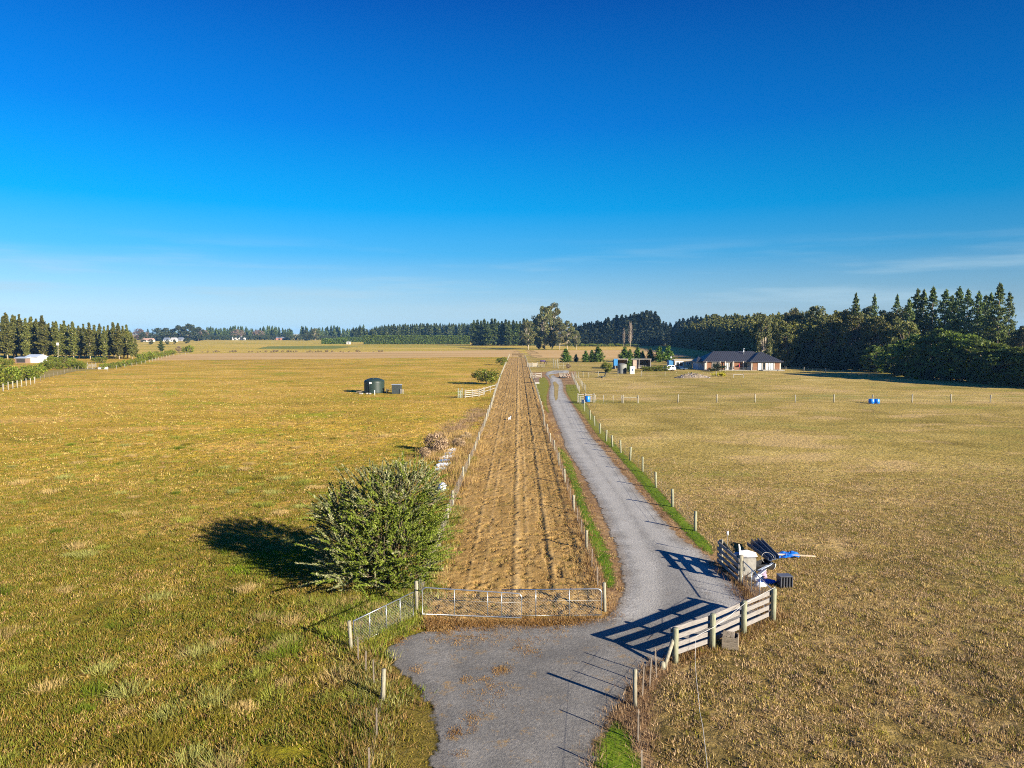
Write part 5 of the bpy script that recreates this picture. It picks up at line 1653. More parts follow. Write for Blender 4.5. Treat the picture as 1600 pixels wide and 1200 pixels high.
animal('horse', 'dark horse wearing a purple rug, grazing beyond the rail pens', 'horse', at(848, 569), R(-12), 1.42, simple('dark_coat', (.035, .022, .018), .7), None, simple('purple_rug', (.085, .055, .115), .8, var=.2), True)

# ---------------------------------------------------------------- water tank and pump shed in the left paddock
def tank(name, label, p, r_, h, dome, m, lid=True, ribs=0):
    t = thing(name, label, 'water tank', p)
    b = MB(); prof = [(r_ * .99, 0), (r_, .05)]
    n = 12
    for k in range(1, n):
        z = .05 + (h - .05) * k / n
        prof.append((r_ * (1 + (.012 if k % 2 else -.004) * (1 if ribs else 0)), z))
    prof.append((r_, h))
    b.lathe(prof, n=40); b.build('wall', m, t)
    d = MB(); d.lathe([(r_ * 1.012, h - .01), (r_ * 1.012, h + .05), (r_ * .9, h + dome * .35), (r_ * .6, h + dome * .78), (r_ * .25, h + dome), (.01, h + dome * 1.02)], n=40); d.build('roof', m, t)
    if lid:
        l = MB(); l.lathe([(.24, 0), (.24, .08), (.2, .11), (.01, .11)], (-.1, -r_ * .45, h + dome * .8), 16); l.build('lid', m, t)
    return t
p = at(582, 615) + Vector((0, 1.9, 0))
tk = tank('water_tank', 'dark green domed water tank in the left paddock', p, 1.92, 2.25, .62, M_dgreen, ribs=1)
mb = MB(); mb.tube([(-.62, -1.86, 0), (-.62, -1.90, 2.3), (-.55, -1.6, 2.5)], .05, 7); mb.build('pipe', M_black, tk)
mb = MB(); mb.box((-.38, -1.93, 2.0), (.46, .03, .3), 0, .01); mb.build('white_label', M_white, tk)
mb = MB(); mb.tube([at(585.5, 618), at(585.5, 618) + Vector((0, 0, 1.0))], .06, 8); tag(mb.build('white_post', M_white), 'short white post in front of the dark green water tank', 'post')
p = at(619, 615.5) + Vector((0, .9, 0))
sh = thing('pump_shed', 'small dark metal pump shed right of the green water tank', 'shed', p, 0)
mb = MB(); mb.box((0, 0, .83), (1.72, 1.5, 1.66), 0, .02)
for k in range(9): mb.box((-.78 + k * .195, -.757, .83), (.05, .02, 1.6))
mb.build('wall', simple('dark_cladding', (.045, .055, .055), .55, .3), sh)
mb = MB(); mb.box((0, -.03, 1.71), (1.9, 1.75, .09), 0, .02); mb.build('roof', simple('pale_roof', (.36, .38, .40), .5, .4), sh)
rk = thing('white_rack', 'small white slatted rack against the right side of the pump shed', 'rack', at(628, 615.5))
mb = MB()
for k in range(5): mb.beam((-.28, 0, .15 + k * .17), (.28, 0, .15 + k * .17), .03, .06)
for x in (-.28, .28): mb.beam((x, .04, 0), (x, .04, .95), .05, .05, up=(0, 1, 0))
mb.build('slats', M_rail, rk)
for i, (x, y, nm, lb) in enumerate(((561, 615, 'timber_offcut', 'low grey timber offcuts left of the green water tank'), (603, 614, 'pump_pipework', 'dark pump pipework between the tank and the pump shed'))):
    mb = MB(); q = at(x, y)
    for k in range(5):
        mb.beam(q + Vector((rp.uniform(-.8, .5), rp.uniform(-.3, .3), .1 + .05 * k)), q + Vector((rp.uniform(0, 1.1), rp.uniform(-.3, .3), .1 + rp.uniform(0, .5))), .1, .08)
    tag(mb.build(nm, M_rust if i == 0 else M_dark), lb, 'timber' if i == 0 else 'pipework')
mb = MB(); q = at(604, 615); mb.tube([q, q + Vector((0, 0, .95))], .06, 7); mb.tube([q + Vector((0, 0, .8)), q + Vector((.5, 0, .75))], .05, 6)
tag(mb.build('hydrant', M_dark), 'dark stand pipe between the tank and the pump shed', 'stand pipe')
mb = MB(); q = at(576, 616)
for k in range(6): mb.blob(q + Vector((rp.uniform(-1.6, .4), rp.uniform(-.4, .2), .12)), (.28, .2, .16), 8, 5, .3, rp)
tag(mb.build('rubble', simple('rubble_grey', (.30, .27, .24), .9), ), 'small grey rubble at the foot of the green water tank', 'rubble', kind='stuff')

# --- rail pens
def pen(name, label, px_pts, h, rails, rm=M_rail, pm=M_pale, r=.07, group=None):
    return board_fence(name, label, [at(*p) for p in px_pts], h, r, rails, pm, rm, 1, .13, True, group)
pen('rail_pen', 'white four-rail pen panel in the left paddock by the larger green bush', [(727, 622), (738, 621), (748.5, 620), (756, 617.5)], 1.5, (.25, .58, .91, 1.24))
pen('rail_fence', 'pale two-rail length joining the white pen to the strip fence', [(757, 616), (766, 613), (775, 610)], 1.3, (.5, 1.1))
q = at(719, 622)
r = thing('loading_post', 'grey green upright head bail standing left of the white rail pen', 'cattle bail', q)
for i, (dx, h, w) in enumerate(((-.35, 1.75, .14), (0, 1.35, .2), (.3, 1.75, .14))):
    mb = MB(); mb.beam((dx, .1 * i, -.1), (dx + .04, .1 * i, h), w, w, up=(0, 1, 0)); mb.build('post', simple('lichen_post', (.20, .23, .17), .9), r)
mb = MB(); mb.beam((-.5, 0, 1.2), (.45, .1, 1.1), .06, .16); mb.beam((-.45, 0, .6), (.4, .1, .7), .06, .16); mb.build('rail', M_post, r)
pen('rail_fence', 'pale three-rail panel across the strip fence end near the brown box', [(829, 591), (837, 591), (846, 590.5)], 1.35, (.3, .7, 1.1))
pen('rail_fence', 'pale close boarded panel left of the grazing horse', [(824, 573.5), (832, 573.5), (840, 573)], 1.6, (.2, .45, .7, .95, 1.2))
pen('rail_fence', 'pale two-rail panel in front of the grazing horse', [(840, 574), (850, 574)], 1.1, (.4, .8))
pen('rail_fence', 'pale boarded panel behind the log pile at the driveway bend', [(874.5, 590), (881, 590), (888, 590)], 1.5, (.25, .55, .85, 1.15))
pen('rail_fence', 'grey open rail frame between the tall posts and first young conifer', [(873, 576), (880, 576), (888, 576)], 2.0, (1.1, 1.85), M_post, M_post)
for i, (x, lb) in enumerate(((865, 'left'), (868, 'middle'), (871, 'right'))):
    mb = MB(); post(mb, at(x, 575), 3.0 - .4 * (i == 1), .13)
    tag(mb.build('tall_post', M_post), 'tall grey yard post right of the grazing horse, %s of three' % lb, 'post', 'tall yard posts right of the grazing horse')
pen('rail_fence', 'pale four-rail panel beside the driveway with a blue drum before it', [(903, 629), (915, 629), (928, 629)], 1.55, (.25, .6, .95, 1.3))
bd = thing('blue_drum', 'bright blue drum hung on the pale rail panel beside the driveway', 'drum', at(918, 631) + Vector((0, -.1, .35)))
mb = MB(); mb.lathe([(.38, 0), (.42, .05), (.42, .36), (.43, .38), (.43, .44), (.42, .46), (.42, .85), (.38, .92), (.1, .93)], n=20); mb.build('body', M_bluep, bd)
mb = MB(); mb.lathe([(.05, .92), (.05, .98)], (.2, 0, 0), 10); mb.build('bung', M_white, bd)
mb = MB(); mb.box(at(911, 630) + Vector((0, -.2, .3)), (.5, .3, .6), .1, .08)
tag(mb.build('white_bucket', M_white), 'small white bucket left of the blue drum by the rail panel', 'bucket')
# brown box and logs
r = thing('planter_box', 'brown box on a white base beside the driveway bend', 'box', at(838.5, 599))
mb = MB(); mb.box((0, 0, .68), (1.05, .9, .95), 0, .03); mb.build('box', simple('brown_box', (.10, .07, .06), .8, var=.4, scale=3), r)
mb = MB(); mb.box((0, 0, .1), (1.2, 1.0, .2), 0, .02); mb.build('base', M_white, r)
lg = thing('log_pile', 'pile of cut brown logs against the pale panel at the driveway bend', 'log pile', at(886, 590.5) + Vector((0, -.5, 0)))
mb = MB()
for k in range(26):
    x, z = rp.uniform(-1.2, 1.0), 0
    z = rp.uniform(.15, max(.2, 1.35 - abs(x) * .9))
    mb.tube([(x, -.35, z), (x + rp.uniform(-.1, .1), .35, z)], rp.uniform(.11, .2), 8)
mb.build('logs', simple('log', (.24, .16, .11), .9, var=.4, scale=3), lg)
mb = MB(); mb.box((-.9, -.5, .2), (.9, .4, .4), .1, .06); mb.build('dark_cover', M_black, lg)

# ---------------------------------------------------------------- cross fences
pl = []
for x in (973, 997, 1059, 1120, 1180, 1243, 1303, 1363, 1425, 1486, 1547, 1610): pl.append(at(x, 629))
fence('cross_fence', 'post and wire fence running across the right paddock', pl, 1.35, .085, M_pale, (.3, .6, .9, 1.15), .004)
pen('rail_fence', 'single pale rail between two posts at the start of the cross fence', [(973.5, 630), (997, 630)], 1.2, (.95,), M_post)
fence('light_fence', 'row of thin standards at the start of the cross fence beside the rail panel', [at(x, 629) for x in (930, 943, 958, 971)], 1.25, .035, M_wire, (.3, .6, .9, 1.15), .004)
for i, x in enumerate((1361.5, 1370)):
    d = thing('blue_drum', 'bright blue drum lying at the cross fence in the right paddock, %s of the pair' % ('left', 'right')[i], 'drum', at(x, 630.5) + Vector((0, 0, .02)), 0, 'blue drums at the cross fence')
    mb = MB(); mb.lathe([(.40, 0), (.44, .06), (.44, .3), (.455, .33), (.455, .38), (.44, .41), (.44, .66), (.40, .72), (.38, .70), (.1, .68)], n=20); mb.build('body', M_bluep, d)
    mb = MB(); mb.lathe([(.05, .68), (.05, .75)], (.18, 0, 0), 10); mb.build('bung', M_white, d)
fence('thin_fence', 'thin white post fence across the paddock in front of the house and tank', [at(x, y) for x, y in ((900, 591), (904, 590), (911, 590), (919, 590), (935, 589), (965.5, 588.5), (1002, 588.5), (1039, 589), (1075, 590), (1119, 589))], 1.5, .06, M_pale, (.4, .8, 1.2), .005)
fence('lawn_fence', 'pale post and wire fence along the lawn right of the house', [at(x, y) for x, y in ((1133, 581), (1175, 580.5), (1201, 580.5), (1228, 580), (1256, 581), (1290, 582.5), (1330, 585), (1370, 588))], 1.4, .07, M_pale, (.3, .6, .9, 1.2), .005, stay=1.2)
pen('horse_jump', 'low white jump rail frame on the lawn in front of the house', [(1146, 590.5), (1162, 590.5)], 1.0, (.85,), M_rail, M_rail, .05)
# left side fences
fence('hedge_fence', 'white post fence in front of the bushy trees at far left', [at(x, y) for x, y in ((-14, 616), (5, 611.5), (13, 609.5), (20, 607.5), (27, 606), (34, 604.5), (41, 603), (48, 601.5), (54, 599.5))], 1.6, .10, M_pale, (.4, .8, 1.2), .006)
fence('hedge_fence', 'thin fence of dark standards on the left paddock beyond the white post fence', run([(56, 598), (75, 592), (105, 583), (128, 577)], 5.5), 1.25, .04, M_rust, (.3, .6, .9, 1.1), .004)
fence('boundary_fence', 'thin pale post fence along the left boundary bush row', run([(168, 579), (205, 573), (232, 566.5), (262, 558.5), (300, 553)], 9), 1.25, .06, M_pale, (.4, .8, 1.1), .005)
pen('slatted_gate', 'pale slatted gate at the end of the low hedge under the shelterbelt', [(130, 576.5), (137, 576.5), (144, 576.5), (150, 576.5)], 2.0, (.3, .7, 1.1, 1.5))
r = thing('stock_trough', 'long pale trough right of the slatted gate in the left paddock corner', 'trough', at(161, 577))
mb = MB(); mb.box((0, 0, .35), (2.8, .9, .7), 0, .05); mb.build('body', simple('trough_grey', (.40, .42, .46), .6), r)
mb = MB(); mb.box((0, 0, .72), (2.6, .7, .05), 0, .01); mb.build('rim', M_rail, r)

# ---------------------------------------------------------------- house
M_roof = simple('dark_roof', (.030, .032, .042), .5, var=.2, scale=2, spec=.4)
M_brick = simple('brown_cladding', (.165, .075, .034), .8, var=.2, scale=4)
M_cream = simple('cream_trim', (.42, .37, .31), .7, var=.08)
M_curtain = simple('pale_blind', (.50, .56, .58), .5, var=.08)
def roof_hip(mb, x0, x1, y0, y1, z0, z1, ov=.6, ridge_in=None, th=.16):
    x0 -= ov; x1 += ov; y0 -= ov; y1 += ov
    hw = (y1 - y0) / 2
    ri = ridge_in if ridge_in is not None else hw
    ym = (y0 + y1) / 2
    vs = [(x0, y0, z0), (x1, y0, z0), (x1, y1, z0), (x0, y1, z0), (x0 + ri, ym, z1), (x1 - ri, ym, z1)]
    vs += [(x, y, z - th) for x, y, z in vs[:4]]
    mb.add(vs, [(0, 1, 5, 4), (1, 2, 5), (2, 3, 4, 5), (3, 0, 4), (0, 6, 7, 1), (1, 7, 8, 2), (2, 8, 9, 3), (3, 9, 6, 0), (9, 8, 7, 6)])
    # rib lines of the metal roofing
    n = int((x1 - x0) / .6)
    for k in range(1, n):
        x = x0 + (x1 - x0) * k / n
        t = min(1, (x - x0) / ri, (x1 - x) / ri)
        ye, ze = y0 + (ym - y0) * t, z0 + (z1 - z0) * t
        mb.beam((x, y0, z0 + .02), (x, ye, ze + .02), .05, .05, up=(0, 0, 1))
def house():
    o = at(1163, 579)
    r = thing('farm_house', 'low house with dark hipped roof, brown wall panels and cream trim', 'house', o + Vector((0, 0, 0)))
    s = 5.0   # photo pixels per metre here
    X = lambda px: (px - 1163) / s
    # main block
    mx0, mx1, y0, y1 = X(1106), X(1176), 2.6, 12.5
    # right block stands forward
    rx0, rx1, ry0, ry1 = X(1174), X(1219), 0.2, 10.5
    w = MB()
    w.box(((mx0 + mx1) / 2, (y0 + y1) / 2, 1.35), (mx1 - mx0, y1 - y0, 2.7))
    w.box(((rx0 + rx1) / 2, (ry0 + ry1) / 2, 1.352), (rx1 - rx0, ry1 - ry0, 2.7))
    w.build('wall', M_cream, r)
    rf = MB()
    roof_hip(rf, mx0, mx1 + 6.5, y0 + .02, y1, 2.75, 5.72, .7, 4.6)
    rfm = rf.build('roof', M_roof, r)
    rf = MB()
    roof_hip(rf, rx0, rx1, ry0, ry1, 2.72, 5.6, .7, (rx1 - rx0) / 2 + .35)
    rf.build('roof', M_roof, r)
    ch = MB(); ch.tube([(X(1171), 6.0, 4.6), (X(1171), 6.0, 6.5)], .16, 10); ch.tube([(X(1171), 6, 6.45), (X(1171), 6, 6.7)], .24, 10)
    ch.build('chimney_flue', M_galv, rfm)
    def wp(px0, px1, y, z0=.1, z1=2.55, m=M_brick, nm='wall_panel', d=.08):
        b = MB(); b.box(((X(px0) + X(px1)) / 2, y - d / 2, (z0 + z1) / 2), (X(px1) - X(px0), d, z1 - z0)); return b.build(nm, m, r)
    def win(px0, px1, y, z0, z1, m=M_glass, mull=1):
        x0, x1 = X(px0), X(px1)
        f = MB()
        for x in [x0, x1] + [x0 + (x1 - x0) * (k + 1) / (mull + 1) for k in range(mull)]:
            f.box((x, y - .08, (z0 + z1) / 2), (.11, .16, z1 - z0 + .1))
        f.box(((x0 + x1) / 2, y - .083, z1), (x1 - x0 + .12, .15, .12)); f.box(((x0 + x1) / 2, y - .083, z0), (x1 - x0 + .12, .15, .12))
        fo = f.build('window', M_cream, r)
        p_ = MB(); p_.box(((x0 + x1) / 2, y - .02, (z0 + z1) / 2), (x1 - x0, .06, z1 - z0)); p_.build('pane', m, fo)
    wp(1109, 1116, y0); wp(1129, 1136, y0); wp(1150, 1164, y0)
    win(1117, 1128, y0, .9, 2.2, M_glass, 1); win(1137, 1143, y0, .2, 2.3, M_curtain, 1); win(1144, 1149, y0, .2, 2.3, M_glass, 0); win(1165, 1172, y0, .15, 2.3, M_glass, 0)
    for px in (1108, 1128.5, 1136.5, 1149.5, 1164.5):
        c = MB(); c.box((X(px), 1.95, 1.37), (.2, .2, 2.74)); c.build('veranda_post', M_cream, r)
    wp(1176, 1183, ry0); wp(1210, 1217, ry0)
    win(1184, 1190, ry0, .15, 2.35, M_curtain, 0); win(1191, 1195, ry0, .15, 2.35, M_glass, 0); win(1196, 1208, ry0, .15, 2.35, M_curtain, 2)
    d = MB(); d.box(((X(1108) + X(1172)) / 2, 1.2, .08), (X(1172) - X(1108), 2.6, .16)); d.build('deck', M_conc, r)
    d = MB(); d.box((X(1204), -1.0, .16), (6.6, 2.2, .32)); d.build('terrace', M_conc, r)
    # left wing set back, shaded
    w = MB(); w.box((X(1103), 8, 1.25), (1.9, 6, 2.5)); w.build('wall', simple('blue_grey_wall', (.28, .33, .40), .7), r)
    rf = MB(); roof_hip(rf, X(1098), X(1108), 5, 11, 2.5, 4.0, .5, 1.4); rf.build('roof', M_roof, r)
    # folded red shade and furniture on the veranda
    u = thing('garden_umbrella', 'folded red garden umbrella on the house veranda', 'umbrella', o + Vector((X(1156), .6, .16)))
    b = MB(); b.tube([(0, 0, 0), (0, 0, 2.2)], .03, 6); b.build('pole', M_dark, u)
    b = MB(); b.lathe([(.03, 2.15), (.16, 1.5), (.22, .9), (.12, .85)], n=10); b.build('canopy', simple('red_cloth', (.30, .03, .06), .8), u)
    t = thing('patio_table', 'dark patio table on the house deck beside the red umbrella', 'table', o + Vector((X(1143), .6, .16)))
    b = MB(); b.lathe([(.65, .70), (.65, .74)], n=18); b.build('top', M_dark, t)
    b = MB(); b.tube([(0, 0, 0), (0, 0, .7)], .06, 8); b.lathe([(.35, 0), (.3, .05)], n=12); b.build('pedestal', M_dark, t)
house()

# ---------------------------------------------------------------- open shed, tank, cabinet, cabin, car
def shed():
    o = at(988, 576.5)
    s = 4.85
    X = lambda px: (px - 988) / s
    r = thing('open_shed', 'long open fronted three bay shed with thin pale roof', 'shed', o)
    rf = MB(); x0, x1 = X(961), X(1017)
    rf.add([(x0, -.6, 3.25), (x1, -.6, 3.25), (x1, 6, 2.65), (x0, 6, 2.65), (x0, -.6, 3.12), (x1, -.6, 3.12), (x1, 6, 2.52), (x0, 6, 2.52)], [(0, 1, 2, 3), (7, 6, 5, 4), (0, 4, 5, 1), (1, 5, 6, 2), (2, 6, 7, 3), (3, 7, 4, 0)])
    rf.build('roof', simple('shed_roof', (.50, .48, .47), .5, .2), r)
    w = MB(); w.box(((x0 + x1) / 2, 5.6, 1.3), (x1 - x0 - .3, .1, 2.55)); w.box((x0 + .2, 2.8, 1.35), (.1, 5.5, 2.7)); w.box((x1 - .2, 2.8, 1.35), (.1, 5.5, 2.7)); w.build('wall', simple('shed_wall', (.14, .11, .095), .9), r)
    p_ = MB(); p_.box(((X(989) + X(996)) / 2, .1, 1.5), (1.5, .08, 3.0)); p_.build('front_panel', simple('shed_board', (.32, .25, .20), .9, scale=2), r)
    for px in (962, 980, 998, 1016):
        b = MB(); b.box((X(px), -.35, 1.55), (.16, .16, 3.1)); b.build('post', M_rail, r)
    b = MB(); b.beam((X(998), 1.0, .9), (X(1016), 1.0, .9), .06, .2); b.beam((X(998), 1.0, .45), (X(1016), 1.0, .45), .06, .2); b.build('rail', M_rail, r)
    d = thing('blue_sheet', 'upright blue sheet at the left end of the open shed', 'sheet', o + Vector((X(961.5), -1.0, 0)))
    b = MB(); b.box((0, 0, 2.2), (1.25, .1, 2.2), 0, .02); b.build('panel', simple('blue_panel', (.03, .16, .36), .5, var=.2, scale=2), d)
    b = MB(); b.tube([(-.45, 0, 0), (-.45, 0, 1.15)], .05, 6); b.tube([(.45, 0, 0), (.45, 0, 1.15)], .05, 6); b.build('leg', M_dark, d)
    t = tank('water_tank', 'round grey tank with open dark doorway by the open shed', at(973, 584) + Vector((0, 1.3, 0)), 1.28, 2.55, .3, simple('grey_tank', (.16, .165, .15), .6, var=.2, scale=2), False, 1)
    b = MB(); b.box((.75, -1.08, .75), (.8, .12, 1.5), .55, .03); b.build('doorway', M_interior, t)
    c = thing('white_cabinet', 'white portable cabinet with small dark window beside the grey tank', 'cabinet', at(988, 584.5) + Vector((0, .6, 0)), .05)
    b = MB(); b.box((0, 0, 1.05), (1.15, 1.1, 2.1), 0, .04); b.build('body', M_white, c)
    b = MB(); b.box((0, 0, 2.13), (1.22, 1.16, .08), 0, .03); b.build('lid', M_white, c)
    b = MB(); b.box((0, -.555, 1.2), (.5, .03, .66), 0, .01); b.build('window', simple('blue_dark', (.05, .08, .16), .4), c)
    k = thing('low_trailer', 'small dark flat trailer with raised end standing on the paddock', 'trailer', at(941, 590.5), .1)
    b = MB(); b.box((0, 0, .38), (1.7, .9, .12), 0, .02); b.build('bed', M_dark, k)
    b = MB(); b.beam((.6, 0, .4), (.85, 0, 1.2), .8, .06); b.build('end_board', M_dark, k)
    for y in (-.42, .42):
        b = MB(); b.tube([(-.1, y - .05, .2), (-.1, y + .05, .2)], .2, 12); b.build('wheel', M_black, k)
shed()
def cabin():
    o = at(1068, 575.5)
    r = thing('cabin', 'small cream cabin with white glazed door, its end wall coloured as blue shade', 'cabin', o, 0)
    s = 4.8
    X = lambda px: (px - 1068) / s
    w = MB(); w.box((0, 1.4, 1.3), (X(1082) - X(1054), 2.6, 2.6)); w.build('wall', simple('cabin_wood', (.44, .34, .21), .8, var=.15, scale=3), r)
    w = MB(); w.box((X(1049.5), 1.6, 1.25), (1.7, 2.4, 2.5), 0, .02); w.build('shaded_end', simple('end_shade_blue', (.035, .15, .30), .6, var=.15), r)  # shaded end of the cabin, the blue shade put into its colour
    w = MB(); w.box((X(1068), 1.4, 2.68), (6.3, 3.1, .16), 0, .02); w.build('roof', simple('pale_fascia', (.58, .52, .42), .6), r)
    d = MB()
    d.box((X(1061.5), .04, 1.12), (2.7, .14, 2.2), 0, .01)
    do = d.build('glazed_door', M_white, r)
    for px in (1059, 1064.5):
        g = MB(); g.box((X(px), -.02, 1.35), (.95, .06, 1.25)); g.build('pane', M_glass, do)
    g = MB(); g.box((X(1059), -.02, .4), (.95, .06, .4)); g.build('pane', M_interior, do)
    f = MB(); f.box((X(1075.5), .05, 1.6), (1.25, .12, 1.05), 0, .01); fo = f.build('window', M_white, r)
    for px in (1074.2, 1076.8):
        g = MB(); g.box((X(px), -.02, 1.6), (.36, .06, .7)); g.build('pane', M_glass, fo)
    # open timber frame to the right
    t = thing('timber_pergola', 'open timber pergola with rails between the cabin and the house', 'frame', at(1092, 576))
    for x in (-1.9, 0, 1.9):
        b = MB(); b.box((x, 0, 1.3), (.12, .12, 2.6)); b.build('post', M_pale, t)
    for z in (1.0, 1.7, 2.5):
        b = MB(); b.beam((-2.0, -.08, z), (2.0, -.08, z), .04, .16); b.build('rail', M_oldwood, t)
    l = thing('globe_lamp', 'white globe lamp on a thin pole behind the white car', 'lamp', at(1048, 574))
    b = MB(); b.tube([(0, 0, 0), (0, 0, 3.0)], .05, 7); b.build('pole', M_dark, l)
    b = MB(); b.blob((0, 0, 3.3), (.33, .33, .33), 14, 10, 0, rp); b.build('globe', M_white, l)
    # low dark blue box on wheels
    k = thing('low_dark_box', 'low dark blue box on wheels in front of the cabin door', 'trailer', at(1068, 578), 0)
    b = MB(); b.box((0, 0, .45), (2.4, 1.2, .35), 0, .08); b.build('cover', simple('navy_dark', (.02, .05, .10), .6), k)
    for y in (-.6, .6):
        b = MB(); b.tube([(.2, y - .08, .27), (.2, y + .08, .27)], .27, 12); b.build('wheel', M_black, k)
cabin()
def car():
    r = thing('parked_car', 'white car with sky reflection coloured into its bonnet, beside the round shrubs and cabin', 'car', at(1045, 579.5) + Vector((0, .9, 0)), R(188))
    # side outline, front at +x
    prof = [(-2.1, .35), (-2.15, .75), (-2.05, 1.05), (-1.7, 1.62), (.25, 1.66), (1.0, 1.08), (1.95, .92), (2.12, .7), (2.12, .35)]
    def slab(pr, y, ins):
        vs = [(x, -y + (ins if z > 1.1 else 0), z) for x, z in pr] + [(x, y - (ins if z > 1.1 else 0), z) for x, z in pr]
        n = len(pr)
        return vs, [(i, (i + 1) % n, n + (i + 1) % n, n + i) for i in range(n)] + [tuple(reversed(range(n))), tuple(range(n, 2 * n))]
    b = MB(); b.add(*slab(prof, .88, .14)); body = b.build('body', simple('white_car_paint', (.70, .72, .74), .3, spec=.5, var=.04), r)
    b = MB(); b.add(*slab([(1.0, 1.09), (1.95, .93), (2.0, .98), (1.02, 1.14)], .84, 0)); b.build('bonnet', simple('bonnet_sky_tint', (.03, .17, .42), .3, spec=.5, var=.05), r)  # blue here is sky reflection and shade painted onto a white bonnet
    for y in (-1, 1):
        g = MB()
        g.add([(-1.6, y * .80, 1.5), (-.75, y * .80, 1.52), (-.75, y * .885, 1.08), (-1.85, y * .885, 1.08)], [(0, 1, 2, 3)])
        g.add([(-.62, y * .80, 1.52), (.22, y * .80, 1.52), (.8, y * .885, 1.08), (-.62, y * .885, 1.08)], [(0, 1, 2, 3)])
        g.build('side_window', M_glass, r)
        for x in (-1.35, 1.35):
            w = MB(); w.tube([(x, y * .72, .34), (x, y * .92, .34)], .34, 18); wo = w.build('wheel', M_black, r)
            w = MB(); w.tube([(x, y * .915, .34), (x, y * .935, .34)], .2, 12); w.build('hub', M_galv, wo)
        l = MB(); l.box((2.1, y * .62, .72), (.08, .34, .16), 0, .02); l.build('headlight', M_white, r)
        l = MB(); l.box((-2.12, y * .70, .85), (.08, .2, .3), 0, .02); l.build('tail_light', simple('red_lens', (.35, .01, .01), .3), r)
    g = MB(); g.add([(.33, -.70, 1.6), (.33, .70, 1.6), (1.0, .80, 1.12), (1.0, -.80, 1.12)], [(0, 1, 2, 3)]); g.build('windscreen', simple('sky_tint_glass', (.05, .12, .22), .1, spec=.6), r)  # reflected sky blue mixed into the glass colour
    g = MB(); g.add([(-1.77, -.68, 1.56), (-1.77, .68, 1.56), (-2.06, .8, 1.08), (-2.06, -.8, 1.08)], [(3, 2, 1, 0)]); g.build('rear_window', M_glass, r)
car()
# rubble heap
def heap():
    a = at(1082, 590.5)
    r = thing('rubble_heap', 'low heap of grey rubble and broken timber in front of the house', 'rubble heap', a)
    nx, ny = 40, 14
    vs = []
    for j in range(ny + 1):
        for i in range(nx + 1):
            u, v = i / nx * 2 - 1, j / ny * 2 - 1
            z = 1.25 * max(0, 1 - abs(u) ** 1.6) * max(0, 1 - v * v) * (.5 + .9 * float(fbm(np.array(u * 6), np.array(v * 3), 4, 3))) - .04
            vs.append((u * 4.5, v * 2.2 + .6, z))
    b = MB(); b.add(vs, [(j * (nx + 1) + i, j * (nx + 1) + i + 1, (j + 1) * (nx + 1) + i + 1, (j + 1) * (nx + 1) + i) for j in range(ny) for i in range(nx)])
    b.build('earth', simple('heap_earth', (.17, .135, .09), .95, var=.5, scale=1.5, bump=.8), r)
    b = MB()
    for k in range(70):
        u = rp.gauss(.1, .45); v = rp.uniform(-.8, .3)
        if abs(u) > .95: continue
        z = 1.1 * max(0, 1 - abs(u) ** 1.6) * max(0, 1 - v * v) * .9
        b.blob((u * 4.5, v * 2.2 + .6, z), (rp.uniform(.1, .35), rp.uniform(.1, .25), rp.uniform(.08, .2)), 7, 5, .35, rp)
    tag(b.build('stones', simple('heap_stone', (.19, .17, .17), .9, var=.5, scale=.8), r), kind='stuff')
heap()

# ---------------------------------------------------------------- far left buildings
def barn(name, label, px0, px1, by, hw, ridge, depth, wm, rm, openings=(), cat='shed', z=0, wins=0):
    a, b = at(px0, by), at(px1, by)
    L = b.x - a.x
    r = thing(name, label, cat, ((a.x + b.x) / 2, a.y, 0))
    w = MB(); w.box((0, depth / 2, hw / 2), (L, depth, hw)); w.build('wall', wm, r)
    f = MB(); o = .3
    f.add([(-L / 2 - o, -o, hw), (L / 2 + o, -o, hw), (L / 2 + o, depth / 2, hw + ridge), (-L / 2 - o, depth / 2, hw + ridge), (-L / 2 - o, depth + o, hw), (L / 2 + o, depth + o, hw),
           (-L / 2 - o, -o, hw - .15), (L / 2 + o, -o, hw - .15), (L / 2 + o, depth + o, hw - .15), (-L / 2 - o, depth + o, hw - .15)],
          [(0, 1, 2, 3), (3, 2, 5, 4), (0, 6, 7, 1), (1, 7, 8, 5, 2), (4, 9, 6, 0, 3), (5, 8, 9, 4), (9, 8, 7, 6)])
    f.build('roof', rm, r)
    for (u0, u1, z0, z1) in openings:
        g = MB(); g.box(((u0 + u1) / 2 * L - L / 2, -.04, (z0 + z1) / 2), ((u1 - u0) * L, .14, z1 - z0)); g.build('opening' if z1 - z0 > 1.6 else 'window', M_interior, r)
    return r
M_iron = simple('pale_iron', (.42, .48, .54), .5, .3, var=.12, scale=2)
barn('farm_shed', 'pale iron farm shed under the far-left shelterbelt', 40, 58, 567, 2.3, .9, 6, simple('white_iron', (.55, .57, .60), .5), M_iron, ((.1, .3, .3, 1.6),))
barn('farm_shed', 'low open brown shed joined to the left of the pale iron shed', 24, 40, 567.5, 2.0, .4, 5, simple('brown_shed', (.18, .12, .09), .8), M_iron, ((.15, .95, .3, 1.7),))
M_vg = simple('village_grey', (.22, .22, .23), .7)
M_vw, M_vr, M_pk = simple('village_white', (.45, .44, .42), .7), simple('village_roof', (.13, .15, .19), .6), simple('village_pink', (.34, .215, .17), .7)
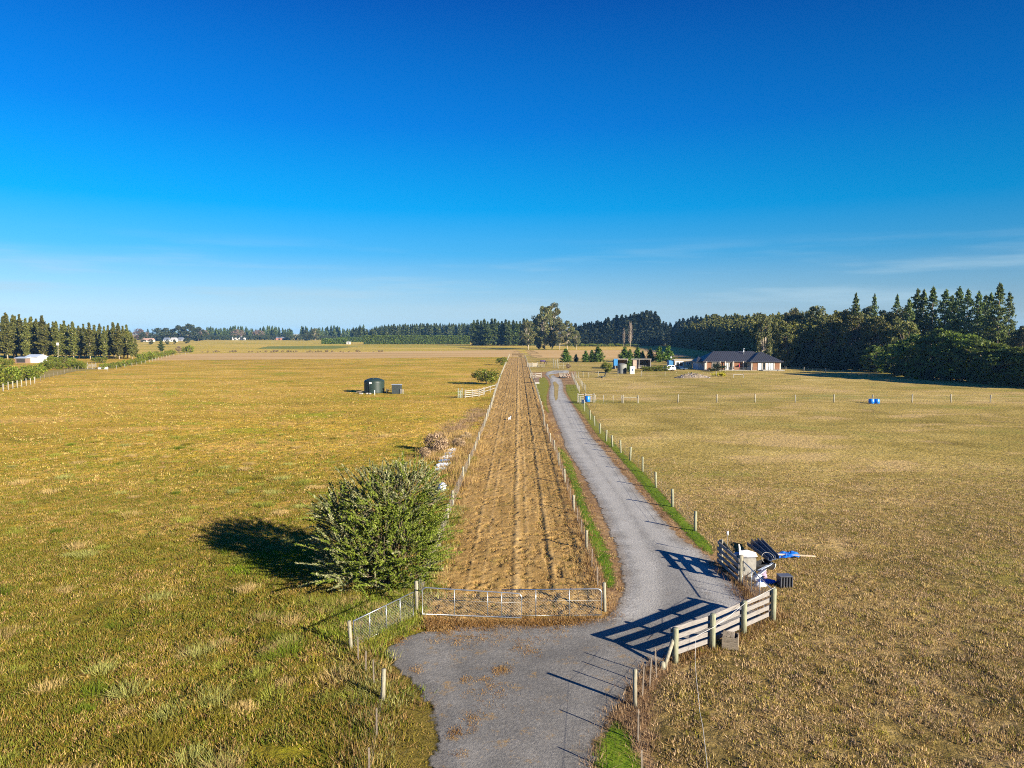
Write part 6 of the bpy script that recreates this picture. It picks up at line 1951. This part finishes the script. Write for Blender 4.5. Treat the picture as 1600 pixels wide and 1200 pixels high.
for i, (x0, x1, by, h, rg, wm, rm, lb) in enumerate(((221, 237, 534, 2.0, 2.6, M_vw, M_pk, 'distant house with long pale pink roof right of the shelterbelt'), (239, 250, 532.5, 2.6, 3.6, M_vg, M_vr, 'distant house with tall slate blue roof in the village group'),
        (255, 262, 533.5, 2.2, 3.0, M_vw, M_vr, 'distant white house with grey roof in the middle of the village group'), (266, 273, 534, 2.8, 2.6, M_vw, simple('pale_village_roof', (.36, .35, .34), .6), 'distant white gabled house right of the village middle'), (276, 284, 533, 2.4, 2.8, M_vg, M_vr, 'distant grey house at the right end of the village group'))):
    barn('village_house', lb, x0, x1, by, h, rg, 9, wm, rm, ((.2, .35, 1.0, 2.2), (.6, .8, 1.0, 2.2)), 'house')
barn('long_building', 'long white distant building before the far clipped hedge', 363, 379, 531.5, 4.2, 1.6, 14, M_vw, M_vw, ((.2, .3, 1, 2.5),), 'building')
barn('far_shed', 'distant reddish and dark shed right of the long white building', 431, 441, 531.5, 3.6, 1.6, 9, simple('far_red', (.30, .14, .10), .8), M_vr, ((.4, .7, .2, 2.6),))
barn('far_shed', 'low distant dark shed beside the distant reddish shed', 441, 451, 531.5, 3.0, 1.2, 9, simple('far_dark', (.07, .075, .085), .8), M_vr, ((.3, .6, .2, 2.4),))
barn('small_house', 'small white house at the left end of the long clipped hedge', 541.5, 546.5, 538, 2.0, .7, 4, M_vw, M_vw, ((.4, .65, .2, 2.2),), 'house')
barn('far_house', 'distant house with orange roof above the long clipped hedge', 711, 720, 530, 7.0, 3.4, 8, M_pk, simple('orange_roof', (.5, .25, .13), .7), ((.2, .4, 1, 2.4),), 'house')
q = at(93, 561)
s = thing('white_sign', 'small white board high among the shelterbelt trunks', 'board', (xat(93, 305), 305, 0))
mb = MB(); mb.box((0, 0, hgt(537.5, 305)), (1.0, .1, 1.1)); mb.build('board', M_white, s)
mb = MB(); mb.tube([(0, .12, 0), (0, .12, hgt(535, 305))], .1, 7); mb.build('pole', M_post, s)

# ---------------------------------------------------------------- air between here and the far trees
def haze():
    b = MB(); b.box((0, 2650, 20.5), (9000, 5900 + 300, 43))
    t = NT('haze')
    v = t.n('ShaderNodeVolumePrincipled')
    v.inputs['Color'].default_value = (.20, .52, 1.0, 1)
    v.inputs['Density'].default_value = .00008
    v.inputs['Anisotropy'].default_value = 0
    t.l(v.outputs[0], t.out.inputs['Volume'])
    tag(b.build('haze', t.m), 'thin blue air haze over the whole plain', kind='stuff')
haze()
